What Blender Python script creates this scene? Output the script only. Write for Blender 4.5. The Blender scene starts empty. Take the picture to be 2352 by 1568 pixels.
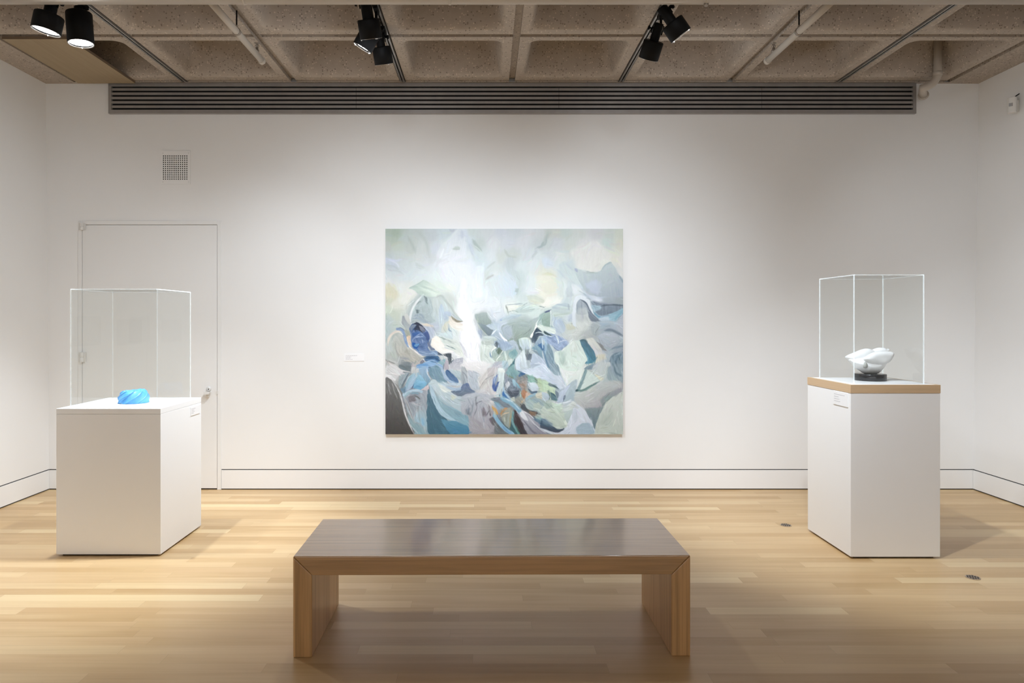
import bpy, bmesh, math, random
import numpy as np
from mathutils import Vector, Matrix, Euler

random.seed(7)
scn = bpy.context.scene
COL = scn.collection
F = 1568.0            # focal length in pixels of the 2352 px wide frame
CX, CY = 1118.0, 733.0
CAM_Z = 1.47

def X_at(px, Y): return (px - CX) / F * Y
def Z_at(py, Y): return CAM_Z - (py - CY) / F * Y

# ------------------------------------------------------------------ mesh helpers
def add_box(bm, x0, x1, y0, y1, z0, z1, mi=0):
    v = [bm.verts.new(p) for p in ((x0,y0,z0),(x1,y0,z0),(x1,y1,z0),(x0,y1,z0),(x0,y0,z1),(x1,y0,z1),(x1,y1,z1),(x0,y1,z1))]
    fs = []
    for q in ((3,2,1,0),(4,5,6,7),(0,1,5,4),(1,2,6,5),(2,3,7,6),(3,0,4,7)):
        f = bm.faces.new([v[i] for i in q]); f.material_index = mi; fs.append(f)
    return fs

def add_prism(bm, pts, axis, a0, a1, mi=0):
    """pts: 2-D outline; axis: the axis it is extruded along ('x','y','z')"""
    def mk(p, a):
        if axis == 'x': return (a, p[0], p[1])
        if axis == 'y': return (p[0], a, p[1])
        return (p[0], p[1], a)
    A = [bm.verts.new(mk(p, a0)) for p in pts]; B = [bm.verts.new(mk(p, a1)) for p in pts]
    n = len(pts)
    fs = [bm.faces.new(A[::-1]), bm.faces.new(B)]
    for i in range(n):
        fs.append(bm.faces.new((A[i], A[(i+1)%n], B[(i+1)%n], B[i])))
    for f in fs: f.material_index = mi
    return fs

def frame_for(d):
    d = Vector(d).normalized()
    up = Vector((0,0,1)) if abs(d.z) < .95 else Vector((1,0,0))
    u = d.cross(up).normalized(); w = d.cross(u).normalized()
    return d, u, w

def add_lathe(bm, origin, d, prof, seg=32, mi=0, caps=True, smooth=True):
    """prof: list of (distance along d, radius)"""
    o = Vector(origin); d, u, w = frame_for(d)
    rings = []
    for (t, r) in prof:
        rings.append([bm.verts.new(o + d*t + (u*math.cos(a) + w*math.sin(a))*r) for a in [2*math.pi*i/seg for i in range(seg)]])
    for a, b in zip(rings, rings[1:]):
        for i in range(seg):
            f = bm.faces.new((a[i], a[(i+1)%seg], b[(i+1)%seg], b[i])); f.material_index = mi; f.smooth = smooth
    if caps:
        f = bm.faces.new(rings[0][::-1]); f.material_index = mi
        f = bm.faces.new(rings[-1]); f.material_index = mi

def add_tube(bm, pts, r, seg=20, mi=0, caps=True):
    pts = [Vector(p) for p in pts]
    rings = []
    prev_u = None
    for i, p in enumerate(pts):
        if i == 0: d = pts[1] - p
        elif i == len(pts)-1: d = p - pts[-2]
        else: d = (pts[i+1] - p).normalized() + (p - pts[i-1]).normalized()
        d.normalize()
        if prev_u is None: _, u, w = frame_for(d)
        else:
            u = (prev_u - d * prev_u.dot(d)).normalized(); w = d.cross(u)
        prev_u = u
        rings.append([bm.verts.new(p + (u*math.cos(a) + w*math.sin(a))*r) for a in [2*math.pi*k/seg for k in range(seg)]])
    for a, b in zip(rings, rings[1:]):
        for i in range(seg):
            f = bm.faces.new((a[i], a[(i+1)%seg], b[(i+1)%seg], b[i])); f.smooth = True; f.material_index = mi
    if caps:
        bm.faces.new(rings[0][::-1]); bm.faces.new(rings[-1])

def obj(name, bm, mats, parent=None, bevel=0, seg=2, world=False, autosmooth=False):
    bmesh.ops.recalc_face_normals(bm, faces=bm.faces[:])
    me = bpy.data.meshes.new(name); bm.to_mesh(me); bm.free()
    if not isinstance(mats, (list, tuple)): mats = [mats]
    for m in mats: me.materials.append(m)
    o = bpy.data.objects.new(name, me); COL.objects.link(o)
    if parent is not None:
        o.parent = parent
    if bevel:
        b = o.modifiers.new('bevel', 'BEVEL'); b.width = bevel; b.segments = seg; b.limit_method = 'ANGLE'; b.harden_normals = False
    return o

def thing(name, label, cat, loc=(0,0,0), rotz=0, group=None, kind=None):
    o = bpy.data.objects.new(name, None); COL.objects.link(o)
    o.location = loc; o.rotation_euler = (0,0,rotz); o.empty_display_size = .1
    if kind: o['kind'] = kind
    if label: o['label'] = label
    if cat: o['category'] = cat
    if group: o['group'] = group
    return o

def tag(o, label, cat, group=None, kind=None):
    o['label'] = label
    if cat: o['category'] = cat
    if group: o['group'] = group
    if kind: o['kind'] = kind
    return o

def local(bm, o):
    """shift geometry given in world coordinates into o's local frame"""
    M = (Matrix.Translation(o.location) @ Euler(o.rotation_euler).to_matrix().to_4x4()).inverted()
    bm.transform(M)
    return bm

# ------------------------------------------------------------------ material helpers
def s2l(c):
    return c/12.92 if c <= .04045 else ((c+.055)/1.055)**2.4
def hexc(h, k=1.0):
    return tuple(s2l(int(h[i:i+2],16)/255)*k for i in (0,2,4)) + (1.0,)

def new_mat(name):
    m = bpy.data.materials.new(name); m.use_nodes = True
    nt = m.node_tree
    for n in list(nt.nodes): nt.nodes.remove(n)
    out = nt.nodes.new('ShaderNodeOutputMaterial')
    return m, nt, out

class NB:
    """tiny node builder"""
    def __init__(s, nt): s.nt = nt
    def n(s, t, **kw):
        x = s.nt.nodes.new(t)
        for k, v in kw.items(): setattr(x, k, v)
        return x
    def l(s, a, b): s.nt.links.new(a, b)
    def math(s, op, a, b=None, c=None):
        x = s.n('ShaderNodeMath', operation=op)
        for i, v in enumerate((a, b, c)):
            if v is None: continue
            if isinstance(v, (int, float)): x.inputs[i].default_value = v
            else: s.l(v, x.inputs[i])
        return x.outputs[0]
    def comb(s, x, y, z):
        c = s.n('ShaderNodeCombineXYZ')
        for i, v in enumerate((x, y, z)):
            if isinstance(v, (int, float)): c.inputs[i].default_value = v
            else: s.l(v, c.inputs[i])
        return c.outputs[0]
    def noise(s, vec, scale, detail=3, rough=.5):
        x = s.n('ShaderNodeTexNoise'); x.inputs['Scale'].default_value = scale
        x.inputs['Detail'].default_value = detail; x.inputs['Roughness'].default_value = rough
        s.l(vec, x.inputs['Vector']); return x.outputs['Fac']
    def white(s, vec):
        x = s.n('ShaderNodeTexWhiteNoise', noise_dimensions='3D'); s.l(vec, x.inputs['Vector']); return x.outputs['Value']
    def ramp(s, fac, stops):
        x = s.n('ShaderNodeValToRGB'); e = x.color_ramp.elements
        while len(e) < len(stops): e.new(.5)
        for el, (p, c) in zip(e, stops): el.position = p; el.color = c
        s.l(fac, x.inputs[0]); return x.outputs[0]
    def mix(s, fac, a, b, blend='MIX'):
        x = s.n('ShaderNodeMix', data_type='RGBA', blend_type=blend)
        for i, v in ((0, fac), (6, a), (7, b)):
            if isinstance(v, (int, float)): x.inputs[i].default_value = v
            elif isinstance(v, tuple): x.inputs[i].default_value = v
            else: s.l(v, x.inputs[i])
        return x.outputs[2]
    def bump(s, h, strength, dist=.01):
        x = s.n('ShaderNodeBump'); x.inputs['Strength'].default_value = strength; x.inputs['Distance'].default_value = dist
        s.l(h, x.inputs['Height']); return x.outputs[0]

def principled(nb, out, color, rough=.5, metal=0, spec=.5, normal=None, coat=0, coat_rough=.1):
    p = nb.n('ShaderNodeBsdfPrincipled')
    for nm, v in (('Base Color', color), ('Roughness', rough), ('Metallic', metal)):
        if isinstance(v, (int, float, tuple)): p.inputs[nm].default_value = v
        else: nb.l(v, p.inputs[nm])
    p.inputs['Specular IOR Level'].default_value = spec
    p.inputs['Coat Weight'].default_value = coat; p.inputs['Coat Roughness'].default_value = coat_rough
    if normal is not None: nb.l(normal, p.inputs['Normal'])
    nb.l(p.outputs[0], out.inputs[0])
    return p

def objco(nb): return nb.n('ShaderNodeTexCoord').outputs['Object']

def mat_paint(name, col, rough=.6, var=.03, bump=.03, scale=40, spec=.35):
    m, nt, out = new_mat(name); nb = NB(nt); co = objco(nb)
    n = nb.noise(co, 1.3, 4); fine = nb.noise(co, scale*6, 3)
    c0 = tuple(c*(1-var) for c in col[:3])+(1,); c1 = tuple(min(1, c*(1+var)) for c in col[:3])+(1,)
    c = nb.ramp(n, [(.3, c0), (.7, c1)])
    principled(nb, out, c, rough, spec=spec, normal=nb.bump(fine, bump, .002))
    return m

def mat_flat(name, col, rough=.5, metal=0, spec=.5, bump=0):
    m, nt, out = new_mat(name); nb = NB(nt); co = objco(nb)
    n = nb.noise(co, 14, 3)
    c = nb.ramp(n, [(.3, tuple(x*.93 for x in col[:3])+(1,)), (.7, tuple(min(1,x*1.05) for x in col[:3])+(1,))])
    principled(nb, out, c, rough, metal, spec)
    return m

def mat_emit(name, col, strength):
    m, nt, out = new_mat(name); nb = NB(nt)
    e = nb.n('ShaderNodeEmission'); e.inputs[0].default_value = col; e.inputs[1].default_value = strength
    nb.l(e.outputs[0], out.inputs[0]); return m

def mat_concrete(name, base, dark, speck=True):
    m, nt, out = new_mat(name); nb = NB(nt); co = objco(nb)
    big = nb.noise(co, 2.2, 5, .6); mid = nb.noise(co, 18, 4, .65); fine = nb.noise(co, 130, 2)
    c = nb.mix(nb.math('MULTIPLY', big, .8), dark, base)
    c = nb.mix(nb.ramp(mid, [(.38,(0,0,0,1)),(.66,(1,1,1,1))]), nb.mix(.55, c, dark), c)
    # pale and dark aggregate grains
    v = nb.n('ShaderNodeTexVoronoi'); v.inputs['Scale'].default_value = 75; nb.l(co, v.inputs['Vector'])
    cellr = nb.n('ShaderNodeSeparateColor'); nb.l(v.outputs['Color'], cellr.inputs[0])
    pit = nb.math('MULTIPLY', nb.math('GREATER_THAN', cellr.outputs[0], .86), nb.math('LESS_THAN', v.outputs['Distance'], .42))
    grain = nb.math('MULTIPLY', nb.math('LESS_THAN', cellr.outputs[0], .13), nb.math('LESS_THAN', v.outputs['Distance'], .42))
    c = nb.mix(nb.math('MULTIPLY', pit, .6), c, tuple(x*.35 for x in dark[:3])+(1,))
    c = nb.mix(nb.math('MULTIPLY', grain, .35), c, tuple(min(1, x*1.7) for x in base[:3])+(1,))
    h = nb.math('ADD', nb.math('MULTIPLY', fine, .5), nb.math('SUBTRACT', mid, nb.math('MULTIPLY', pit, .8)))
    principled(nb, out, c, .9, spec=.2, normal=nb.bump(h, .55, .006))
    return m

def mat_planks(name, w, L, stops, along='x', rough=.4, grain=.12, gap=.0012, spec=.4, coat=0, coat_rough=.2, gapdark=.55, axis_w='y'):
    m, nt, out = new_mat(name); nb = NB(nt); co = objco(nb)
    sp = nb.n('ShaderNodeSeparateXYZ'); nb.l(co, sp.inputs[0])
    ax = {'x': sp.outputs[0], 'y': sp.outputs[1], 'z': sp.outputs[2]}
    for q in ('yz', 'xy'): ax[q] = nb.math('ADD', ax[q[0]], ax[q[1]])
    u, v = ax[along], ax[axis_w]
    vw = nb.math('DIVIDE', v, w); row = nb.math('FLOOR', vw); fv = nb.math('SUBTRACT', vw, row)
    r1 = nb.white(nb.comb(row, 3.1, 7.7)); r2 = nb.white(nb.comb(row, 11.3, 1.9))
    Lr = nb.math('MULTIPLY', nb.math('ADD', nb.math('MULTIPLY', r2, .8), .6), L)
    uu = nb.math('DIVIDE', nb.math('ADD', u, nb.math('MULTIPLY', r1, 9.0)), Lr)
    idx = nb.math('FLOOR', uu); fu = nb.math('SUBTRACT', uu, idx)
    rnd = nb.white(nb.comb(row, idx, 5.5)); rnd2 = nb.white(nb.comb(row, idx, 91.5))
    # grain, stretched along the board, different on each
    gv = nb.comb(nb.math('ADD', nb.math('MULTIPLY', u, 1.6), nb.math('MULTIPLY', rnd, 40)), nb.math('MULTIPLY', v, 60), nb.math('MULTIPLY', rnd2, 30))
    g = nb.noise(gv, 1.0, 5, .6)
    gb = nb.noise(nb.comb(nb.math('ADD', nb.math('MULTIPLY', u, .9), nb.math('MULTIPLY', rnd2, 50)), nb.math('MULTIPLY', v, 9), rnd), 1.0, 3, .5)
    c = nb.ramp(rnd, stops)
    dark = tuple(x*.62 for x in stops[0][1][:3])+(1,)
    c = nb.mix(nb.math('MULTIPLY', nb.ramp(g, [(.45,(0,0,0,1)),(.75,(1,1,1,1))]), grain*2.2), c, dark)
    lite = tuple(min(1, x*1.12) for x in stops[-1][1][:3])+(1,)
    c = nb.mix(nb.math('MULTIPLY', nb.ramp(gb, [(.45,(0,0,0,1)),(.7,(1,1,1,1))]), .3), c, lite)
    e1 = nb.math('LESS_THAN', nb.math('MULTIPLY', fv, w), gap)
    e2 = nb.math('LESS_THAN', nb.math('MULTIPLY', fu, Lr), gap*1.4)
    e = nb.math('MAXIMUM', e1, e2)
    c = nb.mix(nb.math('MULTIPLY', e, gapdark), c, tuple(x*.4 for x in dark[:3])+(1,))
    rr = nb.math('ADD', nb.math('MULTIPLY', g, .12), rough-.06)
    h = nb.math('SUBTRACT', nb.math('MULTIPLY', g, .15), e)
    principled(nb, out, c, rr, spec=spec, normal=nb.bump(h, .12, .001), coat=coat, coat_rough=coat_rough)
    return m

def mat_acrylic(name, tint=(1,1,1,1), refl=1.0):
    """clear sheet: what lies behind shows through, with Fresnel reflection on each face"""
    m, nt, out = new_mat(name); nb = NB(nt)
    t = nb.n('ShaderNodeBsdfTransparent'); t.inputs[0].default_value = tint
    g = nb.n('ShaderNodeBsdfGlossy'); g.inputs['Roughness'].default_value = .0
    fr = nb.n('ShaderNodeFresnel'); fr.inputs[0].default_value = 1.49
    geo = nb.n('ShaderNodeNewGeometry')
    fac = nb.math('MULTIPLY', nb.math('MULTIPLY', fr.outputs[0], refl), nb.math('SUBTRACT', 1, geo.outputs['Backfacing']))
    mx = nb.n('ShaderNodeMixShader'); nb.l(fac, mx.inputs[0]); nb.l(t.outputs[0], mx.inputs[1]); nb.l(g.outputs[0], mx.inputs[2])
    nb.l(mx.outputs[0], out.inputs[0]); return m

def mat_acrylic_edge(name, col, opacity):
    """polished sawn edge of a sheet: its glow put in as pale, partly see-through colour"""
    m, nt, out = new_mat(name); nb = NB(nt)
    t = nb.n('ShaderNodeBsdfTransparent'); t.inputs[0].default_value = (.97,.99,1,1)
    d = nb.n('ShaderNodeBsdfDiffuse'); d.inputs[0].default_value = col
    tr = nb.n('ShaderNodeBsdfTranslucent'); tr.inputs[0].default_value = col
    a = nb.n('ShaderNodeAddShader'); nb.l(d.outputs[0], a.inputs[0]); nb.l(tr.outputs[0], a.inputs[1])
    mx = nb.n('ShaderNodeMixShader'); mx.inputs[0].default_value = opacity
    nb.l(t.outputs[0], mx.inputs[1]); nb.l(a.outputs[0], mx.inputs[2]); nb.l(mx.outputs[0], out.inputs[0]); return m
# ------------------------------------------------------------------ the abstract canvas, painted stroke by stroke into the front face's colours
def paint_canvas(NX, NY, x0, x1, y0, y1):
    """pixel frame x0..x1, y0..y1 of the picture plane -> NY x NX x 3 display colours (row 0 = top)"""
    xs = np.linspace(x0, x1, NX); ys = np.linspace(y0, y1, NY)
    GX, GY = np.meshgrid(xs, ys)
    def hx(h): return np.array([int(h[i:i+2],16)/255 for i in (0,2,4)])
    def vnoise(u, v, seed):
        iu = np.floor(u).astype(np.int64); iv = np.floor(v).astype(np.int64)
        fu = u-iu; fv = v-iv; fu = fu*fu*(3-2*fu); fv = fv*fv*(3-2*fv)
        def h(a, b):
            n = (a*374761393 + b*668265263 + seed*974634541) & 0x7fffffff
            n = ((n ^ (n >> 13)) * 1274126177) & 0x7fffffff
            return ((n ^ (n >> 16)) & 0xffff)/65535.0
        return (h(iu,iv)*(1-fu)+h(iu+1,iv)*fu)*(1-fv) + (h(iu,iv+1)*(1-fu)+h(iu+1,iv+1)*fu)*fv - .5
    # under-painting: colours blended between sampled patches
    base = '''890,530,b5c2b8 910,535,b0beb2 905,550,bac6bc 930,545,c3cdcc 960,535,c3cccb 990,535,c8d0d4 1020,535,ccd8dc 1050,535,cfd6de 1065,535,d6dfe6
890,570,c4cac6 915,570,c6d0c8 945,570,c5cdc9 975,570,cfd5d4 1000,575,d3dae2 1025,570,dbe4e4 1050,572,d8dfde 890,590,c6cfce 920,590,cad3d2 960,590,d1d7d6 990,590,d3d9db 1015,590,dfe5e7 1060,590,e4e9ee
890,600,ced6e4 905,605,c8d1dd 890,615,c9d2d5 925,610,d0d9db 960,610,d6dee0 1000,610,dfe6ea 1020,610,e6eaf0 1050,610,e6ecf0 890,630,d2dbdd 930,630,d6dfe2 970,630,dce5e6 1000,630,e2ebea 1030,630,e9eef2 1060,630,e8ecf1
890,650,dde2e4 890,665,d3d3c0 900,675,d8d7c2 915,660,e2e6e4 940,675,e6e8e2 1010,660,dfe9e2 1040,660,e8ece6 1060,660,e5eaec
1080,530,cfd9d8 1120,530,d2d8da 1150,530,cfd5dc 1180,530,cdd4d8 1220,530,d3d7da 1245,530,cfd4d6 1075,560,d2dde2 1100,560,c8d2d0 1130,560,dadee1 1170,560,d2d8de 1200,560,d6dade 1240,560,c8d0d2
1075,590,dfe7e9 1100,590,d2dedf 1130,590,dbe2e5 1150,590,d0d7d3 1180,585,ccd4d2 1210,590,d2d9dc 1240,590,d6dfe0 1080,610,e6ebf4 1110,605,d6e1e6 1140,610,d6dedd 1170,605,c8d0d3 1200,610,d7e1e2 1230,610,dce3e6 1245,620,dcdfd2
1080,640,e9eef4 1115,635,d3dcd9 1140,640,dde4e3 1170,640,d3dde2 1195,640,ccd8d8 1220,645,dde6e6 1245,640,e6e6da 1075,670,e6ebea 1100,670,e3ebf6 1130,670,dfe6e6 1170,665,d3dfe8 1190,665,c9d6d6 1215,670,dfe5e8 1245,670,e8e9dc
1255,535,c3cac6 1280,535,cacdc8 1300,530,c5d0cd 1330,535,cdd3d0 1370,535,ced0d3 1400,540,c8d0cc 1425,540,cfd5cb 1255,560,cad3d2 1285,560,cdd3d7 1310,560,cfd6d2 1340,560,d8dadb 1365,565,dfe0e0 1395,560,cbd8d5 1425,565,d6d8cd
1260,580,cfd6d9 1290,590,d7dfdd 1320,585,d6dddb 1350,590,e0e1e0 1380,590,dddfdc 1410,590,dedfd6 1428,600,e0e0dc 1255,605,d2dde8 1280,605,d7e1e0 1310,605,cfdadc 1340,610,e3e6e2 1370,610,e3e4e0 1390,608,e8ece6 1425,630,e0e2e0
1255,625,d9ddd0 1290,625,cfdadc 1310,630,d2dedd 1345,640,d0dbda 1380,640,c2cfd2 1410,635,bfc9cb 1420,655,b5c0c6 1260,640,e6e6dc 1290,650,dae3e2 1320,645,cbd7da 1350,655,d0dae4 1380,655,c3ced6 1400,665,bdc8c8
1260,665,e3e4d6 1290,665,d6e0de 1320,668,e3eaed 1350,670,cbd6e3 1385,672,c3cddd 1420,672,afb8c2
890,690,d0d3c4 905,700,dfe0d6 925,690,e5e8e2 890,710,ced8cc 900,725,c8d0c4 890,735,bcc8c8 890,760,b8c6c8 905,770,c5ccc8 915,790,babdb6 890,800,bfc9c8 900,815,b8bfbb 920,815,b9bfc0 940,810,bfbfb8 890,830,bcc0bf 930,832,8e979b 955,700,b3bfc0 975,690,b2bfbe 970,710,b7c4c6 990,700,ccd5d0 1010,700,c6d3d6 1035,690,cfd6d2 1060,680,e6ebe8 960,725,adb8bc 990,730,c3d0d0 1015,725,b9c8d6 1040,735,ddd9d0 1060,720,eff2f2 1000,750,bcc5d0 1020,760,cad7d8 1045,760,d8e2e2 1060,755,e6e8e2
1065,700,f1f3f4 1080,700,e8ecee 1100,700,e6e9ec 1130,700,e2e7ea 1170,685,d5dfe0 1210,680,cfdad9 1230,690,d0d8ce 1240,685,e6e6dc 1075,730,f3f4f6 1110,730,aeb8b5 1140,720,d8dfe4 1170,700,e3e8e4 1200,710,cfdcda 1230,710,d2dfdb 1085,760,eef1f4 1120,755,97a4a8 1140,750,b8c6d2 1150,745,c4d0d8 1180,750,b4c2c2 1200,755,a5b2ac 1220,745,b3bfbf 1080,800,f2f4f8 1115,805,d5dfd9 1150,790,a8b8c8
1255,690,efeee6 1280,690,eceee8 1300,695,c9d6d8 1320,690,d6dfde 1260,720,c4d3d0 1290,715,c2d0cc 1310,730,cfd9dd 1280,745,b5c3d2 1310,750,c9d0cb 1330,755,d5dad6 1345,735,cfd5d2 1340,700,a9b4bc 1375,690,d9e2ea 1400,690,a9b4bb 1425,690,a6b0b4 1390,710,828e99 1420,715,8a98a5 1390,730,a8bccb 1420,740,b3c2ce 1395,760,a6b2bb 1425,760,acb5be 1400,780,b5bfc9 1380,800,a9b2ba 1425,800,9eaab4 1340,770,b8bfbd 1360,770,aab2b4 1355,790,d3d5cb 1375,815,c9cdd2 1370,825,cfd0c4 1400,825,b0bcc4 1425,825,7e939f
890,850,c0c2c3 905,850,c8cac8 925,845,8a9296 900,865,d8dadc 890,885,7a7b7b 910,890,8a8c8c 890,920,66686a 915,930,6a6a69 890,950,5e5d5b 915,960,555452 900,985,605e5b 930,985,626262 950,900,8f96a0 945,930,a3aab0 965,930,a0aab0 955,960,a8b6bc 970,970,9fb8c6 960,985,93a9b2
1070,860,d0d2d2 1090,850,eeeeee 1100,870,c8cdd2 1090,890,b8bfc6 1070,930,b3bcc4 1090,945,aaa9b0 1105,960,a09fa6 1120,975,a6a4aa 1125,905,dcdad8 1110,890,d0d0ce 1150,990,6f7478 1180,990,4f6a70 1160,890,8f9aa2 1180,900,77838c 1200,890,8c99a0 1215,900,a3a9a8 1210,950,7f7a78 1230,930,9caeb0 1240,940,a9b5ae 1235,960,6d7d88
1255,850,c3cfdb 1280,850,9fb0b8 1300,850,d5e0da 1330,850,dde5df 1260,870,d3dee9 1290,875,c6d2de 1310,870,dfe5e3 1340,890,cfdbd8 1360,890,c8d5d2 1380,850,c0c8cc 1395,870,b5c2c4 1420,860,8799a5 1400,890,b0bac0 1370,910,c2cac6 1400,905,b2b6bb 1425,895,a2a6ae 1360,925,b4b8bc 1340,915,c6cec8 1390,920,a8a6ac 1365,945,7f8d92 1360,970,74868f 1260,900,a9bfae 1290,900,aebbc8 1310,910,a9b8c2 1270,930,b9c5c0 1275,950,b9c4ba 1260,970,6d7d8c 1290,960,b3c3c4 1310,960,c5cdd8 1320,945,cfd6dc 1340,985,b3c2cc 1300,985,c9d0db 1410,940,c3cac4 1400,960,b9c4be 1425,970,b9c2bc 1420,920,c8cdc9'''
    wx = GX + 9*vnoise(GX/26, GY/26, 1) + 4*vnoise(GX/9, GY/9, 2)
    wy = GY + 9*vnoise(GX/26, GY/26, 3) + 4*vnoise(GX/9, GY/9, 4)
    num = np.zeros((NY, NX, 3)); den = np.zeros((NY, NX))
    for tok in base.split():
        a, b, c = tok.split(',')
        w = 1.0/((wx-float(a))**2 + (wy-float(b))**2 + 40.0)**2
        num += w[..., None]*hx(c); den += w
    img = num/den[..., None]
    st = vnoise(GX/5 + GY/40, GY/26 - GX/70, 5) + .6*vnoise(GX/8, GY/14, 6)
    img += .010*st[..., None]

    T = {'A':(880,520,9.8),'B':(1060,520,9.8),'C':(1245,520,9.8),'D':(880,675,9.221),'E':(1060,675,9.221),'G':(1245,675,9.221),
         'H':(880,835,9.221),'I':(1060,835,9.221),'J':(1245,835,9.221)}
    def pts(t, s):
        ox, oy, k = T[t]
        out = []
        for q in s.split():
            a, b = q.split(','); out.append((ox+float(a)/k, oy+float(b)/k))
        return np.array(out)
    def spline(P, closed, n=6):
        kt = .33 if closed else .5
        m = len(P); out = []
        rng = range(m) if closed else range(m-1)
        for i in rng:
            if closed: p0, p1, p2, p3 = P[(i-1)%m], P[i], P[(i+1)%m], P[(i+2)%m]
            else: p0, p1, p2, p3 = P[max(i-1,0)], P[i], P[i+1], P[min(i+2,m-1)]
            for k in range(n):
                t = k/n
                m1, m2 = (p2-p0)*kt, (p3-p1)*kt
                out.append((2*t**3-3*t*t+1)*p1+(t**3-2*t*t+t)*m1+(-2*t**3+3*t*t)*p2+(t**3-t*t)*m2)
        if not closed: out.append(P[-1])
        return np.array(out)
    seed = [100]
    def window(P, pad):
        i0 = max(0, int((P[:,0].min()-pad-x0)/(x1-x0)*(NX-1))); i1 = min(NX, int((P[:,0].max()+pad-x0)/(x1-x0)*(NX-1))+2)
        j0 = max(0, int((P[:,1].min()-pad-y0)/(y1-y0)*(NY-1))); j1 = min(NY, int((P[:,1].max()+pad-y0)/(y1-y0)*(NY-1))+2)
        return slice(j0, max(j1,j0+1)), slice(i0, max(i1,i0+1))
    def segdist(X, Y, P, closed):
        d = np.full(X.shape, 1e9); tt = np.zeros(X.shape); n = len(P)
        for i in range(n if closed else n-1):
            a = P[i]; b = P[(i+1)%n]; ab = b-a; L = max(1e-9, ab@ab)
            t = np.clip(((X-a[0])*ab[0]+(Y-a[1])*ab[1])/L, 0, 1)
            q = np.hypot(X-a[0]-t*ab[0], Y-a[1]-t*ab[1])
            m = q < d; d = np.where(m, q, d); tt = np.where(m, (i+t)/n, tt)
        return d, tt
    def shade(X, Y, c1, c2, g, ang, streak, sd):
        ca, sa = math.cos(math.radians(ang)), math.sin(math.radians(ang))
        u = X*ca + Y*sa; v = -X*sa + Y*ca
        n = vnoise(u/22, v/2.1, sd) + .7*vnoise(u/34, v/5, sd+1) + .35*vnoise(u/7, v/1.2, sd+2)
        f = np.clip(g + .35*n, 0, 1)[..., None]
        return c1*(1-f) + c2*f + (streak*n)[..., None]
    def S(t, s, c1, c2=None, ang=60, soft=.9, streak=.05, alpha=1.0, gdir=90, curve=True, crinkle=0):
        """a filled patch of paint; gdir: direction (deg) the colour runs from c1 to c2"""
        P = pts(t, s)
        if curve: P = spline(P, True)
        sl = window(P, soft*3+2); X = GX[sl]; Y = GY[sl]
        if X.size == 0: return
        seed[0] += 7; sd = seed[0]
        ww = .5 + soft*.5
        Xw = X + ww*2*vnoise(X/7, Y/7, sd+3); Yw = Y + ww*2*vnoise(X/7, Y/7, sd+4)
        d, _ = segdist(Xw, Yw, P, True)
        ins = np.zeros(X.shape, bool); n = len(P); j = n-1
        for i in range(n):
            xi, yi = P[i]; xj, yj = P[j]
            if yi != yj:
                ins ^= ((yi > Yw) != (yj > Yw)) & (Xw < (xj-xi)*(Yw-yi)/(yj-yi)+xi)
            j = i
        sdist = np.where(ins, d, -d)
        m = np.clip(.5 + sdist/(2*soft), 0, 1); m = m*m*(3-2*m)*alpha
        a = hx(c1); b = hx(c2) if c2 else a*.94
        gx, gy = math.cos(math.radians(gdir)), math.sin(math.radians(gdir))
        pr = P[:,0]*gx + P[:,1]*gy; g = ((X*gx+Y*gy)-pr.min())/max(1e-6, pr.max()-pr.min())
        col = shade(X, Y, a, b, np.clip(g,0,1), ang, streak, sd)
        if crinkle:
            k = np.abs(vnoise(X/9+3*vnoise(X/14,Y/14,sd+8), Y/7, sd+9))*2
            col = col + crinkle*(np.clip(1-k*3,0,1)-.35*vnoise(X/5,Y/5,sd+10)*4)[..., None]*.5
        img[sl] = img[sl]*(1-m[..., None]) + col*m[..., None]
    def L(t, s, c, w, soft=.6, alpha=1.0, taper=True, streak=.03):
        P0 = pts(t, s); ang = math.degrees(math.atan2(P0[-1][1]-P0[0][1], P0[-1][0]-P0[0][0]))
        P = spline(P0, False, 8); w = w/9.3/2
        sl = window(P, w+soft*3+1); X = GX[sl]; Y = GY[sl]
        if X.size == 0: return
        seed[0] += 7
        d, tt = segdist(X, Y, P, False)
        ww = w*(np.clip(np.sin(np.pi*np.clip(tt,.0,1))*1.6, .25, 1) if taper else 1)
        m = np.clip(.5+(ww-d)/(2*soft), 0, 1)*alpha
        col = shade(X, Y, hx(c), hx(c)*.95, .3, ang, streak, seed[0])
        img[sl] = img[sl]*(1-m[..., None]) + col*m[..., None]

    # ---- pale sky at the top
    S('A','1700,50 1800,60 1862,300 1862,700 1500,760 1250,700 1240,560 1400,350 1600,150','dde5ea','e8ecf1',100,4,.02,.7)
    L('A','560,230 640,380 720,560','b3bebb',50,3,.6); L('A','760,100 880,220 980,400 1040,680','bcc5c2',60,4,.5)
    L('A','80,720 250,770 420,740','d8def0',40,2,.7); L('A','90,860 240,900 340,960','bcc7ca',30,2,.7); L('A','150,980 330,1000 460,1080','bfc9cc',30,2,.5)
    L('A','130,750 300,830 360,920','dfe6f2',26,1.4,.7); L('A','730,820 820,890 920,930','c3cecb',50,3,.6)
    S('A','590,1375 760,1310 910,1210 1080,1290 1240,1420 1300,1568 900,1568 720,1450','b9cbc4','dde8de',20,1.0,.02,1,0)
    L('A','600,1370 760,1300 910,1210','a3b6b2',14,.8,.6)
    S('A','60,1290 200,1300 320,1420 330,1568 60,1568','d5d3ba','dbd9c6',80,5,.02,.7)
    S('A','1560,520 1620,470 1690,440 1730,520','ccd6d2',None,10,1.2,.02,.9); L('A','1360,640 1500,590 1560,520','f0f5f6',20,1,.8)
    S('A','1250,850 1500,800 1862,860 1862,1300 1450,1280 1290,1050','eceff4','e6ebf0',90,6,.02,.7)
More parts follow.
